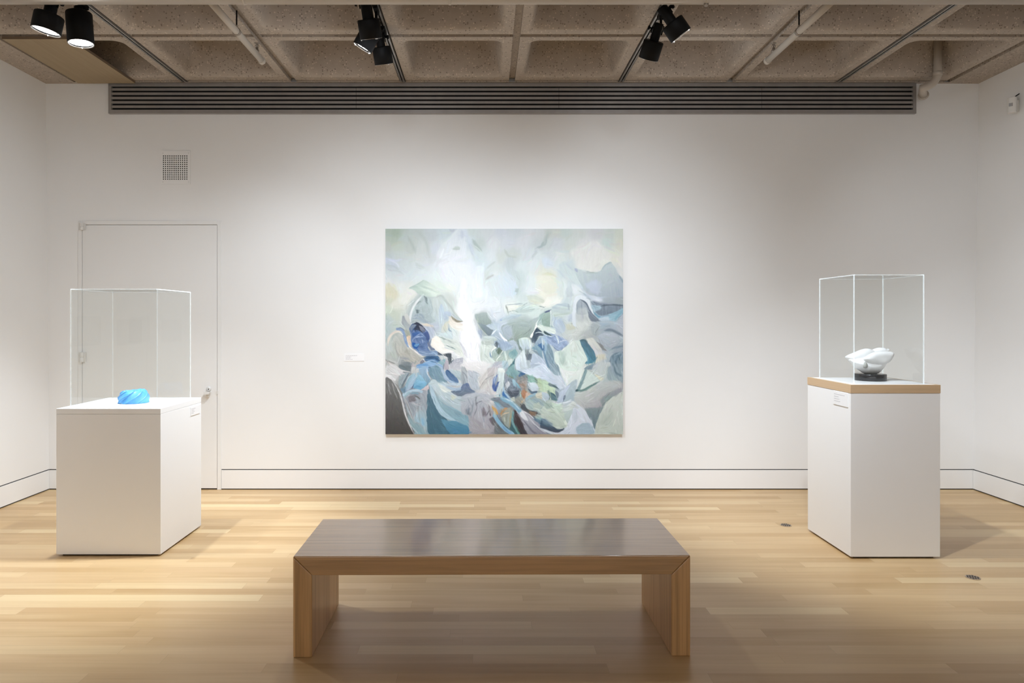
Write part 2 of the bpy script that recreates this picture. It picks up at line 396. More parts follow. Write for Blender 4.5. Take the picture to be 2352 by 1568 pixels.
    L('A','1250,560 1340,420 1560,200 1690,60','e6eeee',40,2,.7); L('A','1500,60 1540,100 1600,80','b9c2cb',40,2.5,.7)
    L('B','250,290 330,420 450,560','b4c2bf',70,2,.7); L('B','170,380 220,500 260,640','c3ced9',60,2,.7); L('B','280,420 380,500 460,590','e0ebe6',16,1,.8)
    L('B','0,90 20,170 10,260','c3ccdb',60,3,.6); L('B','40,60 130,230 270,600 420,800','d6e0ea',60,3,.6)
    L('B','1700,470 1790,450 1850,350','a8b6b9',44,1.4,.8); L('B','1580,700 1640,620 1690,540','c2ccd2',50,2,.7); L('B','970,520 1060,660 1230,690','bfc8c2',44,2,.7)
    S('B','1060,700 1180,720 1170,960 1280,1030 1350,1200 1360,1330 1270,1370 1240,1180 1060,1060 1000,900','c5ced1','cbd8d7',80,1.6,.015,.9)
    S('B','560,1180 680,1110 900,1080 1100,1180 1230,1260 1270,1460 1140,1568 640,1568 560,1330','dbe3e3','d0dce6',70,2.4,.02,.8,0)
    L('B','550,960 640,880 760,790','c0cac8',30,2,.6); L('B','550,1200 640,1130 720,1090','c3c6c4',44,1.6,.8)
    S('B','330,900 420,870 490,920 500,1100 460,1568 250,1568 260,1060','e6ecf6','ecf1f6',90,3,.02,.75)
    S('B','1210,1390 1280,1400 1270,1470 1200,1480','bccac8',None,40,1.6,.02,.9)
    L('C','0,460 60,330 140,160','b2bebd',60,3,.7); L('C','20,430 80,390 100,290','a9b6b9',26,1.6,.7)
    S('C','620,560 760,780 800,925 1000,990 1150,1020 1320,990 1430,850 1545,790 1560,600 1300,380 1000,380 800,460','e1e2df','e6e7e3',100,7,.02,.75)
    S('C','1240,880 1380,740 1540,770 1420,860 1320,980','e9ede6',None,60,2,.01,.8)
    S('C','380,880 500,780 640,860 760,960 830,1150 900,1340 760,1280 600,1150 480,1100 400,1240','cbd8da','d2dedd',60,2,.02,.85)
    S('C','740,940 830,960 1000,1000 1150,1030 1330,1000 1420,880 1550,800 1700,1020 1830,1250 1830,1568 1180,1568 960,1480 900,1340 800,1150','ccd8d8','abb6c1',80,1.1,.025,1,70)
    L('C','1330,1000 1420,870 1550,800','a9bcc2',24,1,.8); L('C','1740,1110 1830,1260','9fb0bb',44,1.2,.8); L('C','970,1000 1070,1030 1180,1030','9fa9a6',16,.8,.8); L('C','740,950 790,1010','aab2cc',60,1.4,.7)
    S('C','1000,1300 1240,1200 1320,1480 1100,1500','ccd6e6','c3ccdc',80,5,.02,.7)
    S('C','0,1110 180,1090 320,1180 350,1380 220,1480 0,1460','e7e7da','e0e1d3',90,2.4,.01,.9); L('C','0,1080 180,1060 330,1130','dcdcc8',34,2,.7)
    L('C','500,1250 520,1400 520,1568','e3ecec',60,2,.7); S('C','560,1330 660,1340 700,1568 540,1568','cfdadd',None,80,2,.02,.8)
    L('C','810,1440 900,1480 1000,1550','a9bac0',26,1,.8); L('C','700,1300 820,1400 960,1490','e3eaec',60,2,.8)
    # ---- white column
    S('E','0,-300 80,-320 120,0 140,400 240,700 340,900 390,1020 390,1420 300,1450 110,1440 60,1200 0,1080 -60,600','f0f2f5','f4f5fa',90,5,.015,.95)
    # ---- left middle
    S('D','600,460 640,300 760,130 870,30 940,110 1000,90 1060,300 1020,450 1100,560 1000,620 860,600 760,560 620,540','bcc9ca','adbabd',75,1,.05,1,crinkle=.05)
    S('D','860,30 930,80 945,220 890,160','8b989a',None,70,1.2); S('D','690,330 760,340 740,410 700,400','869597',None,60,1.3)
    L('D','700,230 760,170 810,160','97a4a4',30,1); L('D','640,470 800,440 860,520','9aa8b4',50,1.8,.8); L('D','620,520 760,510 880,580 1000,620','a3b0bb',50,2,.8)
    L('D','850,10 760,110 690,200 620,320 585,440 570,540 600,640','f0f3f4',44,1.4,.9)
    S('D','1040,120 1130,60 1230,30 1300,110 1420,260 1500,400 1690,580 1560,585 1450,500 1400,560 1300,800 1220,780 1150,560 1100,400','cdd6d3','c2cfd4',80,1.4,.045,.95)
    L('D','1100,60 1230,40 1310,130 1430,270 1520,420 1680,575','bcc5c1',50,1.6,.8)
    S('D','1170,330 1250,210 1300,400 1250,620 1200,600','b9c9d8','ccdadf',85,2,.06,.9); S('D','1280,380 1400,360 1440,450 1300,560','bccadb',None,20,2,.04,.8)
    S('D','1390,480 1450,500 1560,590 1700,640 1690,780 1420,690','e6ddd0','ecebe4',30,1.6,.02); S('D','1450,460 1560,540 1690,580 1560,592 1470,540','a7a394',None,25,.9)
    S('D','1250,690 1400,560 1380,700 1300,830 1230,800','d9d7c2','cfd5d2',70,1.6,.03,.9); L('D','1390,640 1400,760 1440,800 1460,960','8a9fb0',26,.9,.8)
    S('D','1210,840 1430,800 1460,960 1330,930 1180,900','d3e1e4',None,0,1,.02)
    S('D','830,655 950,660 1080,700 1060,900 1000,950 960,800 900,720','b3bccb','bcc6d2',60,1.2,.03); S('D','800,620 950,630 1080,690 1060,712 900,675','e0d8ca',None,10,1.2,.02)
    S('D','400,480 440,470 560,650 550,760 450,700 390,610','9ba1a7','aeb5b8',60,1.2,.05); S('D','440,440 520,420 570,560 565,650 480,560','cfd2cf',None,60,1.4,.03)
    S('D','200,900 330,800 410,900 440,1050 520,1130 600,1190 700,1240 830,1330 700,1430 480,1420 330,1340 260,1150','c3c8c4','b6b5ae',55,1.4,.07,.95)
    L('D','100,1090 120,950 200,840 310,790 370,820','e3dbd0',50,1,.95); L('D','180,1000 220,880 330,830','a9b5b4',40,1.6,.6); L('D','300,740 400,760 450,860 480,1000 530,1100','93a8c6',58,.9,1,False)
    L('D','290,745 370,715 450,770 520,830','8794a3',22,.8,.9); S('D','440,760 540,760 560,870 500,910','aab0a6',None,50,1.2)
    S('D','495,915 570,888 590,1000 595,1130 540,1080','dfc7ab','d6cdc4',60,.7,.02); L('D','520,1000 560,1120 680,1210 790,1300 860,1330','f2f2f0',18,.7)
    L('D','270,1000 260,1150 330,1320','9da3a1',16,1.2,.7); L('D','330,1330 450,1360 560,1380','98a2ae',46,2.4,.6); L('D','460,1240 520,1200 560,1290','a3a59c',40,2.4,.6)
    S('D','560,700 610,640 700,605 790,640 880,720 950,800 985,920 975,1050 950,1130 990,1200 830,1200 690,1185 630,1150 600,1080 585,980 590,900 560,800','5d7197','7389ae',60,.8,.06,crinkle=.09)
    S('D','590,670 700,603 800,650 890,740 880,815 800,800 740,770 640,760 690,690 660,640','474b59','525868',40,.7,.03); S('D','575,695 650,640 705,655 650,715 590,775','8694a6',None,60,.8)
    S('D','760,670 850,700 890,770 850,805 790,750','858a97',None,40,.8); S('D','600,1050 650,1025 710,1090 770,1070 720,1155 650,1145','3d68ab',None,30,.7); S('D','650,1095 720,1040 765,1055 700,1130','76a3cb',None,30,.7)
    S('D','620,840 740,790 800,830 700,900 640,900','5876aa',None,30,1); S('D','880,800 950,800 988,930 940,985 890,900','586994',None,70,1)
    L('D','600,1010 690,900 800,840 880,900','a9bcda',12,.6); L('D','690,910 850,905','b4c6e2',12,.6); L('D','820,940 840,1040','b9cbe6',14,.6); L('D','740,790 850,830 920,760','8fa2c2',10,.6)
    S('D','940,1050 1030,960 1000,1070 1100,1170 1000,1190','7f8ba0',None,60,1.2)
    S('D','1050,930 1180,905 1280,1040 1320,1150 1500,1215 1300,1275 1190,1235 1100,1170 1000,1070','f3ede4','f2f2ee',40,.9,.015)
    S('D','1180,900 1350,930 1560,1000 1640,1100 1700,1260 1700,1340 1550,1265 1480,1205 1350,1150 1250,1030','d2dcd8','dfe3dd',35,1,.035); L('D','1330,1080 1450,1130 1530,1170','768a8d',18,.7,.9); L('D','1180,905 1330,960 1450,1010','95a4a4',14,.8)
    L('D','1620,1020 1700,1150 1740,1300','c9ccd3',44,1.6,.8); L('D','1440,1240 1560,1290 1690,1360','f0f2f2',24,.8)
    S('D','1280,1270 1440,1250 1440,1420 1390,1490 1360,1340 1300,1310','585f66','6c737b',80,.8); S('D','1130,1205 1190,1240 1270,1290 1160,1300','66717f',None,30,.8)
    S('D','1400,1480 1490,1390 1690,1350 1680,1500 1640,1600 1430,1600','b4b7c1','c6c8ce',70,1,.04); S('D','1290,1480 1340,1380 1370,1400 1390,1600 1280,1600','bdb8c1',None,80,.8,.02); L('D','1290,1470 1270,1600','4b5868',18,.7); L('D','1390,1490 1440,1440 1500,1390','6a7a82',16,.7)
    S('D','700,1190 980,1200 1130,1210 1150,1290 900,1315 780,1285','7b91b1','8ba0ba',10,.8,.05); L('D','980,1270 1080,1250 1150,1310','aac4df',20,.7); L('D','700,1185 820,1235 960,1270','a9bcd6',12,.6)
    S('D','860,1350 960,1310 1150,1310 1220,1400 1160,1475 1050,1440 900,1420','4f6b8c','5f80a4',10,.8,.05); S('D','920,1390 1100,1370 1180,1450 1020,1430','6d91b7',None,10,1.2); S('D','1160,1440 1330,1365 1280,1480 1200,1515','9dbcc4',None,-40,.8,.05)
    S('D','600,1500 760,1430 850,1370 830,1450 700,1520 620,1600','d0cbc3','b0aeb2',-30,1,.06); S('D','790,1440 850,1390 880,1440 800,1500','8b8f9a',None,-40,1)
    S('D','690,1540 790,1500 960,1415 1150,1480 1260,1510 1230,1640 700,1640','86acd0','a9bfda',10,.8,.05); L('D','850,1370 885,1430','eaeff3',16,.7); L('D','900,1440 1060,1410 1250,1520','b3cae2',14,.7)
    L('D','50,1385 130,1430 250,1475','807f7e',16,.9,.8); L('D','60,1420 200,1500 330,1570','d3cdca',34,1,.9)
    S('D','340,1530 450,1490 580,1540 560,1660 380,1660','7a848a','8c9599',10,1.6,.09)
    # ---- centre
    S('E','290,440 530,395 560,500 620,560 625,640 480,640 350,620','b0bcbb','9aa8a4',85,1.4,.06); S('E','350,615 480,650 600,710 700,770 610,870 560,880 450,770','8f9ca2','7f8d95',50,.9,.04)
    L('E','340,470 360,660 470,800 560,890','c9d2c2',16,.8,.8); S('E','340,780 420,760 440,900 420,950 380,880','b0bccb',None,70,1.4,.04)
    S('E','520,670 650,620 820,630 870,760 700,770','bccad6','c6d3da',20,.9,.04); S('E','620,870 700,760 800,800 870,920 700,930','b6c5d1',None,30,.9,.04)
    L('E','640,860 740,750','eff4f5',24,.7); S('E','440,930 520,890 680,900 760,980 600,990 470,960','cfdad9','b9c7c4',15,1,.05)
    S('E','420,990 560,950 700,1000 690,1060 560,1050 430,1070','c3cec9',None,15,1.4,.05)
    S('E','830,545 1050,440 1270,430 1150,500 840,590','b5c5cd','c8d5d8',-20,1.2,.04); L('E','820,560 850,540','8fa2d4',34,1.4,.7)
    S('E','1130,340 1350,240 1560,310 1480,370 1250,400','cbdad7',None,-10,1,.03); L('E','950,230 1100,220 1290,200','a6b3b6',14,.8); L('E','1270,265 1390,190','98a8aa',16,.8); L('E','940,260 970,330 990,410','a1aba3',22,1); L('E','980,390 1100,350 1200,390','a5b5b1',14,.8); L('E','1640,250 1752,285','8fa0a1',16,.8)
    L('E','760,480 740,580','d9dfe6',30,1.4,.6); L('E','620,300 650,420 640,540','d3dae4',40,2,.6); S('E','980,250 1240,230 1130,340 990,350','eceee6',None,0,1.4,.01,.8)
    S('E','1400,40 1560,30 1752,130 1700,200 1450,170','c9d4cc','d8d9c8',20,2.4,.03,.8)
    S('E','850,680 1000,610 1250,570 1430,570 1630,480 1600,640 1460,900 1300,920 1170,1010 1080,970 980,1000 880,850','b7c4c5','93a299',60,.8,.035,1,100); S('E','840,690 1000,640 1080,760 1090,900 960,990 880,860','b9c5d0',None,70,3.4,.03,.85)
    S('E','1640,480 1610,640 1560,810 1490,935 1450,905 1530,760','f4f7f5','eef3ea',110,.6,.02); L('E','790,800 870,920 970,990','f4f7f9',34,.7)
    S('E','410,1090 560,1060 720,1120 640,1180 580,1250 620,1350 500,1400 400,1390','d8e0da','d2dcd8',40,1.4,.015); L('E','430,1080 560,1060 700,1110','c2ccc6',14,1,.7)
    S('E','1170,1000 1220,950 1240,1100 1290,1200 1210,1160','8b9c98',None,60,1.2,.05)
    S('E','590,1250 640,1170 760,1120 880,1190 1000,1180 1180,1170 1190,1280 1100,1400 960,1420 850,1415 720,1425 630,1340','a5b9bc','b5c3b8',80,.9,.06); S('E','730,1200 800,1135 865,1190 780,1290','75867a',None,-50,1.4,.05)
    L('E','630,1330 640,1200 750,1120','f2f6f0',30,.8); L('E','600,1230 620,1320 650,1350','8fa6bb',30,1); L('E','720,1430 800,1310 880,1190','eff3ec',14,.6); L('E','960,1420 930,1300 905,1190','dfeae4',40,1.4,.8); S('E','1010,1250 1120,1170 1190,1260 1120,1370 1010,1330','88abb1','a3bfbe',60,1.2,.07)
    S('E','780,1060 900,1000 1020,1010 1080,1120 1000,1195 860,1195','9fb0c5','a9b9c9',75,.8,.04); S('E','1000,1010 1100,978 1190,1080 1205,1185 1080,1125','bccad4',None,40,.8,.03); S('E','690,1075 740,1010 785,1050 750,1130','727e86',None,60,.9)
    S('E','1215,960 1330,915 1430,960 1490,1080 1430,1180 1330,1180 1240,1100','ccdbd6','bccad6',70,1,.07); L('E','1260,960 1380,930 1450,1000 1440,1130','e3ece2',26,1,.8)
    S('E','1490,930 1600,700 1752,720 1800,860 1640,900 1560,1030 1500,1030','4c5a67','5d6b78',60,.9,.06); S('E','1640,470 1752,385 1850,400 1850,640 1610,675','a9bfbb','b3c4c0',-30,.9,.06); S('E','1610,680 1752,655 1840,700 1752,820 1640,740','d9e5de',None,20,.9,.06)
    L('E','1440,910 1560,1040 1640,1150','63717a',36,1.2,.7); S('E','1560,1040 1690,890 1705,1050 1600,1095','a3b8c8',None,60,.8,.05); S('E','1610,1095 1700,1040 1800,1180 1700,1200','5d7ea4',None,50,.8,.04); S('E','1490,1150 1580,1075 1690,1170 1720,1400 1600,1220','8fabb9',None,60,.8,.05)
    L('E','1560,830 1650,810 1800,850','dbe6e8',18,.7); L('E','1700,890 1720,1150','cfdfe9',20,.8)
    S('E','1220,1290 1330,1175 1350,1300 1410,1640 1180,1640 1130,1440','d9e4e2','c3d0dc',85,.8,.09); S('E','1360,1270 1485,1265 1480,1390 1400,1395','69747f','7f8a92',60,1.2,.03); L('E','1500,1190 1620,1260 1690,1380 1760,1460','82949f',44,.9,.9); S('E','1350,1180 1440,1170 1450,1260 1370,1270','98a5a6',None,80,1,.04)
    L('E','1450,1180 1470,1080 1440,1240','dfe8e8',20,.8)
    S('E','1500,1270 1650,1310 1800,1460 1800,1640 1480,1640','bdcad8','b3c1d0',30,1,.03); L('E','1540,1480 1640,1465 1780,1520','e6eef4',14,.7)
    S('E','1000,1560 1080,1430 1130,1375 1125,1500 1080,1660','587980','6e9096',70,.8,.06); S('E','620,1620 700,1440 850,1430 880,1640','b9bcc5','c9cbd0',70,1.2,.06); S('E','970,1420 1030,1380 1110,1400 1010,1520','d6e2de',None,40,1,.04); S('E','860,1420 950,1420 1000,1540 880,1600','b7cdd6',None,60,1.4,.07)
    # ---- right middle
    S('G','220,280 330,215 540,195 640,300 620,420 300,480 210,440','bccad2','ccd8d0',10,1.4,.04); L('G','220,460 400,430 600,400','b5c4bd',24,1.4,.7)
    S('G','0,500 60,400 190,390 200,690 60,690 0,640','a9bcb5','94a99f',-35,.8,.07); L('G','50,385 165,355','68748c',34,.8); L('G','180,345 190,520 180,690','dfe7e7',24,.8,.95,False); L('G','250,540 220,640 290,760','d3dfdc',24,1)
    S('G','260,580 420,560 490,680 470,800 380,840 270,720','b4c2d1','bfcbd4',60,1.4,.03); L('G','290,560 380,490 470,460','c9d6d2',30,1,.8); S('G','560,440 680,420 700,560 560,580','bfcad6',None,70,2,.04,.8)
    S('G','500,650 620,620 700,720 560,760','d0d3c2',None,20,1.6,.02,.8); L('G','600,620 680,640 700,690','a3abab',20,1.2,.8); S('G','870,880 920,790 1020,770 1060,900 900,950','b9bfbf',None,0,1.6,.03)
    S('G','700,60 830,20 1000,110 1040,250 1090,420 1000,330 940,200 810,110 740,190 720,400 710,680 650,640 640,350','e0e7ec','d6dee4',90,1,.03)
    S('G','735,210 810,118 940,200 1010,340 950,420 740,430','aeb8c0','9aa5ae',88,.9,.1,1,90); S('G','740,360 900,300 1000,420 980,560 740,560','c6cdcd',None,88,5,.05,.7)
    L('G','810,113 930,190 1000,330 1080,450','717d8a',28,.8,1); S('G','970,360 1080,420 1150,500 1225,570 1060,585 990,480','8d97a2','7f8993',45,.9,.07)
    S('G','1030,150 1250,195 1400,220 1715,220 1715,340 1500,400 1250,455 1140,390 1080,300','8e99a5','82909c',88,1.4,.09); L('G','1250,250 1450,225 1715,245','68747e',34,1.2,.9); L('G','940,85 1150,160 1350,205 1500,215','9aa3b0',24,1.2,.8)
    S('G','1060,240 1240,240 1260,300 1110,370 1060,310','b3ccd9',None,20,2,.04,.8); S('G','1100,380 1200,480 1450,425 1715,300 1715,400 1550,570 1350,530 1190,510','9cbccb','a9c6d3',-20,1.2,.06); L('G','1080,370 1180,470 1240,490','7aa4b8',30,1,.9)
    S('G','1200,520 1380,480 1420,560 1240,570','cbd8e2',None,0,2,.03,.8); S('G','1560,640 1610,540 1715,440 1715,830 1600,770','b9c1cc','b3bbc4',60,1.2,.03); L('G','1540,560 1590,480 1700,360','8fb4c4',44,1.4,.9)
    S('G','1040,640 1180,580 1230,640 1200,760 1150,880 1080,870','b0b9bc','a3acaf',80,1.8,.04,.9); L('G','1220,600 1400,590 1540,620','bcc7cd',50,2,.7)
    L('G','1320,770 1450,760 1560,800 1715,890','828f9a',54,1.4,.95); S('G','1190,890 1350,820 1500,830 1640,940 1600,1060 1400,1175 1250,1060','b9c2cb','a6afb7',60,1.4,.04,1,80); S('G','1150,1000 1240,1060 1370,1190 1270,1185','96999a',None,50,1.2,.05)
    L('G','1450,1190 1560,1130 1710,1100','8b9da8',40,1.4,.9); S('G','930,970 1080,930 1150,1010 1270,1190 1220,1330 1120,1260 1060,1130','d3d5cc','cccfd4',60,1.8,.02,.9)
    S('G','780,990 910,965 990,1060 1100,1210 1140,1370 1100,1455 920,1480 950,1400 930,1270 850,1120','66808f','5b8899',55,.9,.06,1,100); L('G','800,1000 900,970 960,1040','5d737b',40,1,.7); L('G','900,1220 960,1330 960,1420','7fa9bb',40,1.6,.8)
    S('G','1490,1290 1640,1225 1715,1250 1715,1620 1480,1620 1430,1420','7a8e9a','8b9eaa',70,1.6,.08); L('G','1560,1500 1580,1360 1680,1280','697f8d',40,1.4,.8); S('G','1160,1300 1330,1280 1340,1380 1180,1370','d3cfbb',None,0,3,.02,.7)
    S('G','20,880 200,835 330,880 530,980 560,1050 430,1175 330,1185 210,1090 80,1040','93a5c1','a3b3cc',30,.8,.05,crinkle=.1); L('G','290,870 330,950 350,1050','d9e4e8',30,.8); L('G','360,1020 440,990 530,980','cfdae8',18,.7); L('G','210,1090 330,1190 430,1170 530,1070','7486a5',16,.7)
    S('G','40,775 230,880 140,880 60,850','57696f',None,20,.7); L('G','0,830 140,890 270,880','cfdee3',14,.6); S('G','0,680 220,720 290,800 230,850 60,770','d6e0d9','e0e9e4',20,.9,.04)
    S('G','700,975 790,990 850,1130 930,1270 955,1390 880,1500 740,1640 380,1640 280,1450 240,1300 300,1210 420,1180 520,1090 600,1020','d3dfd9','d8e6df',60,.7,.015); S('G','380,1200 500,1290 490,1500 360,1470','b5c8c2',None,60,6,.03,.8); S('G','580,1010 700,990 760,1200 600,1220','dde5df',None,80,3,.01,.8)
    S('G','60,1050 160,1065 240,1230 250,1400 340,1620 110,1620 40,1300','8ca2ae','93a9b6',65,.9,.09); L('G','160,1070 230,1200 270,1420','c3d2d6',18,.8); L('G','0,900 80,1000 60,1300','a9c3d6',50,1.2,.8); L('G','0,1150 60,1300 130,1568','6f8ca6',30,1.2,.8)
    # ---- bottom left
    S('H','60,60 200,10 420,150 320,260 250,370 180,330 45,320 45,100','cfd1d2','d9dbdd',40,1.2,.05); S('H','45,230 180,250 160,330 45,350','e6e8ea',None,10,1.4,.03); L('H','100,-20 230,60 350,130 620,185','e0e0e2',22,.8); S('H','340,20 560,0 610,100 470,125 360,90','838d92',None,10,1.4,.09)
    S('H','45,340 180,350 360,600 420,900 500,1180 660,1490 45,1490','828484','535150',62,1.2,.07,1,95); L('H','110,370 130,560 170,640','c3c5c6',16,1.2,.7); L('H','200,400 230,560 300,740','b0b2b3',20,1.2,.7); L('H','60,480 90,620','9a9c9d',20,1.2,.6)
    S('H','420,640 700,680 930,560 940,1100 900,1480 800,1490 640,1230 520,1010 450,830','a4a9b2','a3b5bd',70,1,.09); S('H','530,690 650,680 700,780 560,810','8b8a90',None,70,1.6,.05); L('H','640,680 720,700 780,750','717577',26,.9)
    L('H','450,730 530,900 620,1180','c6c8cc',40,1,.8); L('H','470,760 560,980 640,1190','8a8d92',20,1,.8); L('H','590,780 700,870 780,830','c3c4ca',30,1.2,.7); L('H','720,900 690,1060 640,1180','bdbfc6',30,1.2,.8); L('H','760,820 730,960','8f959c',20,1,.7)
    S('H','690,1030 860,1000 930,1120 930,1330 800,1280 680,1200','a7b9c2','9dbccd',70,2.4,.06,.9); L('H','830,1150 850,1290','8db9d6',60,2.4,.7)
    S('H','520,1080 640,1220 800,1320 900,1490 700,1490 560,1250','93a7ae','8fabb6',50,1,.04); L('H','180,320 330,580 400,780 460,1040 540,1250 650,1480','d3d5d8',34,.8); L('H','540,1250 640,1370 740,1480','b5c3ca',22,.9)
    S('H','320,480 350,260 480,190 545,205 430,430 360,530','a7b4ba','98a6ad',-60,.9,.06); L('H','550,205 450,370 390,500','6e7d86',26,.9); S('H','460,480 510,330 620,205 770,185 700,310 640,460 540,565 420,565','9fbfce','a9bcd0',-55,.8,.05,1,60); L('H','725,280 670,390 610,530','56668a',16,.6)
    L('H','570,250 500,350 440,470','c9d6dd',14,.8,.8); S('H','600,60 760,110 780,170 600,200','d0d3d3',None,10,1.2,.04)
    S('H','700,310 780,235 930,430 800,550 645,500','9cc4d6','79accc',20,.9,.07); L('H','650,520 720,480 800,500','6fa3c8',30,1,.8); S('H','370,530 470,490 480,600 400,620','7d98ad',None,40,1.4,.05)
    L('H','440,660 560,590 700,565 810,590','b9cfde',60,.9,1,False); L('H','570,640 680,620 760,640','8ab3c4',26,1,.8); L('H','450,690 520,650 570,600','a3bcc9',40,1,.9); S('H','800,550 940,455 975,500 950,565','d6ccd0',None,-30,.8,.02)
    S('H','950,110 1120,25 1200,60 1290,300 1380,370 1200,405 1060,350 1000,260','7f9cae','8aa3b0',70,.8,.05); S('H','770,110 900,55 940,200 1000,320 960,435 870,330 770,190','a3bad2','86a5b6',60,.8,.05); L('H','930,90 940,220 1010,330','dde7f1',18,.6)
    L('H','700,40 830,20 960,30','7ba6d2',44,1,.9); L('H','960,80 1000,70','5b6a80',20,.8)
    S('H','1310,170 1380,125 1560,290 1590,410 1450,385 1350,280','587295','6d88a8',50,.8,.08); S('H','1390,120 1620,165 1752,330 1720,400 1590,330','b9c8cc','a9bac2',30,1.4,.06); L('H','1130,25 1240,110 1330,290 1450,390 1640,440','b0c4d8',54,.8,1)
    S('H','945,555 990,600 1060,800 1200,1060 1380,1190 1800,1500 1000,1500 930,1250 918,1000','66808f','4f7081',65,.7,.06,1,80)
    S('H','1100,660 1190,740 1300,850 1640,1000 1800,1080 1800,1500 1600,1420 1350,1190 1500,1200 1240,960','9ab2bd','86a8b6',35,.8,.05,1,50); S('H','1230,1180 1400,1215 1530,1205 1800,1340 1800,1500 1440,1500','6f9bb0','4f7f9c',38,1,.05)
    S('H','960,440 1010,358 1090,338 1170,390 1340,490 1500,640 1600,690 1800,690 1800,1070 1640,1005 1440,890 1300,840 1190,740 1110,600 1040,520','c6d5da','aebec6',40,.8,.025,1,50); S('H','1170,420 1300,480 1420,570 1400,600 1250,580','dfe7e3',None,40,2.4,.02); S('H','1440,650 1550,700 1480,770','dbe1cf',None,40,3,.01,.8); L('H','1120,620 1250,780 1440,900','a6bbc6',40,2,.8)
    S('H','965,430 1040,490 1130,720 1230,930 1400,1090 1540,1205 1380,1175 1190,1050 1080,850 1000,620','b6ccd8','a9c4d2',55,.7,.03)
    L('H','1180,405 1400,440 1760,425','bccdd9',50,.9,1); S('H','1440,590 1600,520 1752,440 1800,440 1800,680 1580,690 1500,640','6c7fa0','75828e',0,.8,.05,1,100); L('H','1330,480 1550,540 1740,455','adc3d6',60,.9,.95)
    # ---- bottom centre
    S('I','0,-20 400,-60 620,0 560,110 420,280 340,180 200,170 130,120 0,80','ececec','d6d6d6',80,3,.04,.9); S('I','0,60 90,100 130,280 120,400 0,420','b7bdc2','a9b3ba',80,1.6,.1); L('I','20,170 90,240 120,320','7f8790',16,.9,.8); L('I','60,60 110,180','8c9298',14,.9,.7)
    S('I','140,150 330,170 360,400 390,520 260,540 170,440 130,300','c3cad2','b5bfc9',78,1.4,.08); S('I','0,470 130,405 200,520 300,595 150,655 0,690','6f7fa0','788590',10,.8,.06,1,100)
    S('I','350,330 480,190 560,100 770,85 690,230 560,290 430,520 370,470','d9d9d7','c9c7c6',-55,1,.07); S('I','560,95 770,85 690,230 560,275','c6c4c5',None,-50,1.2,.03); L('I','395,495 500,340 620,270 700,230','9c9c9c',18,.9,.8); L('I','430,470 560,350 680,290','bebdbb',40,1.4,.7); L('I','380,260 350,350 390,460','e6e6e4',24,1)
    S('I','290,600 480,520 650,400 690,670 560,680 400,640','d6d5d4','c3c4c8',70,2,.05,.9)
    S('I','0,690 300,620 700,670 620,790 560,870 620,1090 700,1290 660,1490 580,1490 400,1240 220,1120 0,1050','b7bec7','a5a3aa',85,1.6,.06,.9,80); S('I','440,950 500,950 530,1110 440,1100','8a878d',None,85,3.4,.03); S('I','590,1180 700,1130 735,1230 690,1310 610,1240','737277',None,60,2,.04); S('I','80,960 180,930 175,1070 90,1070','87909a',None,80,3,.06); L('I','240,780 230,960 180,1100','828b95',16,1,.8); L('I','130,720 180,830 230,920','8f99a3',14,1,.7)
    L('I','300,680 310,830 320,950 260,1110','7b7f86',14,.7); L('I','440,795 360,815 320,860','777b83',14,.7); L('I','570,870 600,980 612,1110','66656b',28,.8); L('I','530,1100 600,960','69696f',14,.7); L('I','450,780 560,880 640,1100','c6c4c8',30,1.4,.6)
    S('I','690,1490 780,1280 920,1380 970,1490','6b7073','7b8083',70,1,.04)
    S('I','770,110 880,95 912,200 885,420 905,560 860,700 715,685 780,430','d6e2e2','bccbcf',88,.8,.06); S('I','780,110 880,95 910,190 800,170','ecf4f1',None,20,1.2,.01); S('I','650,470 680,310 770,220 740,330 700,450 795,380 725,590 670,540','6c7fac','5b6f9f',-60,.8,.06); L('I','690,470 780,390','435788',20,.8); S('I','670,350 730,260 740,340 690,430','9fb2cf',None,-60,1,.05)
    S('I','860,640 895,550 1010,745 900,735','5b83b4',None,60,.8,.05); L('I','890,480 900,560 960,660 1060,780','abc5d8',40,.7); L('I','820,640 810,690','557d8e',26,1.2,.8)
    S('I','920,330 1050,300 1150,350 1200,480 1260,510 1215,650 1050,710 980,590 910,440','8b99a4','717b86',40,.9,.08,crinkle=.16); S('I','930,440 1000,365 1035,440 960,525','d6dbe1',None,40,1,.05); S('I','1075,335 1145,355 1145,475 1090,445','aac9d6',None,70,.8,.02); S('I','980,590 1200,555 1215,650 1080,710','606874',None,10,1.6,.08); S('I','1150,380 1270,515 1200,510','8fb9c9',None,50,.8,.02)
    S('I','1000,90 1110,10 1130,110 1245,170 1200,250 1100,315 935,200','94b5b5','86a6ab',60,.8,.08); L('I','960,235 1090,300','87957c',26,1); S('I','1210,275 1260,165 1375,180 1330,240 1250,300','4b668d','5f7f9c',-40,.9,.06); S('I','1190,300 1330,235 1415,250 1390,400 1375,530 1290,540 1180,400','8f9598','9a8f88',60,1,.08,crinkle=.14); L('I','1240,440 1340,460','a5816c',26,1.2,.7)
    S('I','1260,170 1400,105 1800,20 1800,350 1600,315 1480,240','cbd7e4','d6e0ea',30,.9,.03); S('I','1400,250 1500,235 1575,370 1560,430 1420,410','8ab0a8','9dbfb6',75,.8,.06); S('I','1400,420 1560,405 1650,545 1500,590','d3dfe6','c3d2dc',40,.8,.04); S('I','1400,500 1490,590 1610,575 1550,650 1460,620','66788a',None,30,.8,.05); S('I','1540,290 1630,320 1640,450 1570,370','7c9188',None,70,1,.06); S('I','1620,315 1800,350 1800,580 1640,545','b9ccb0','c6d6be',80,.9,.07)
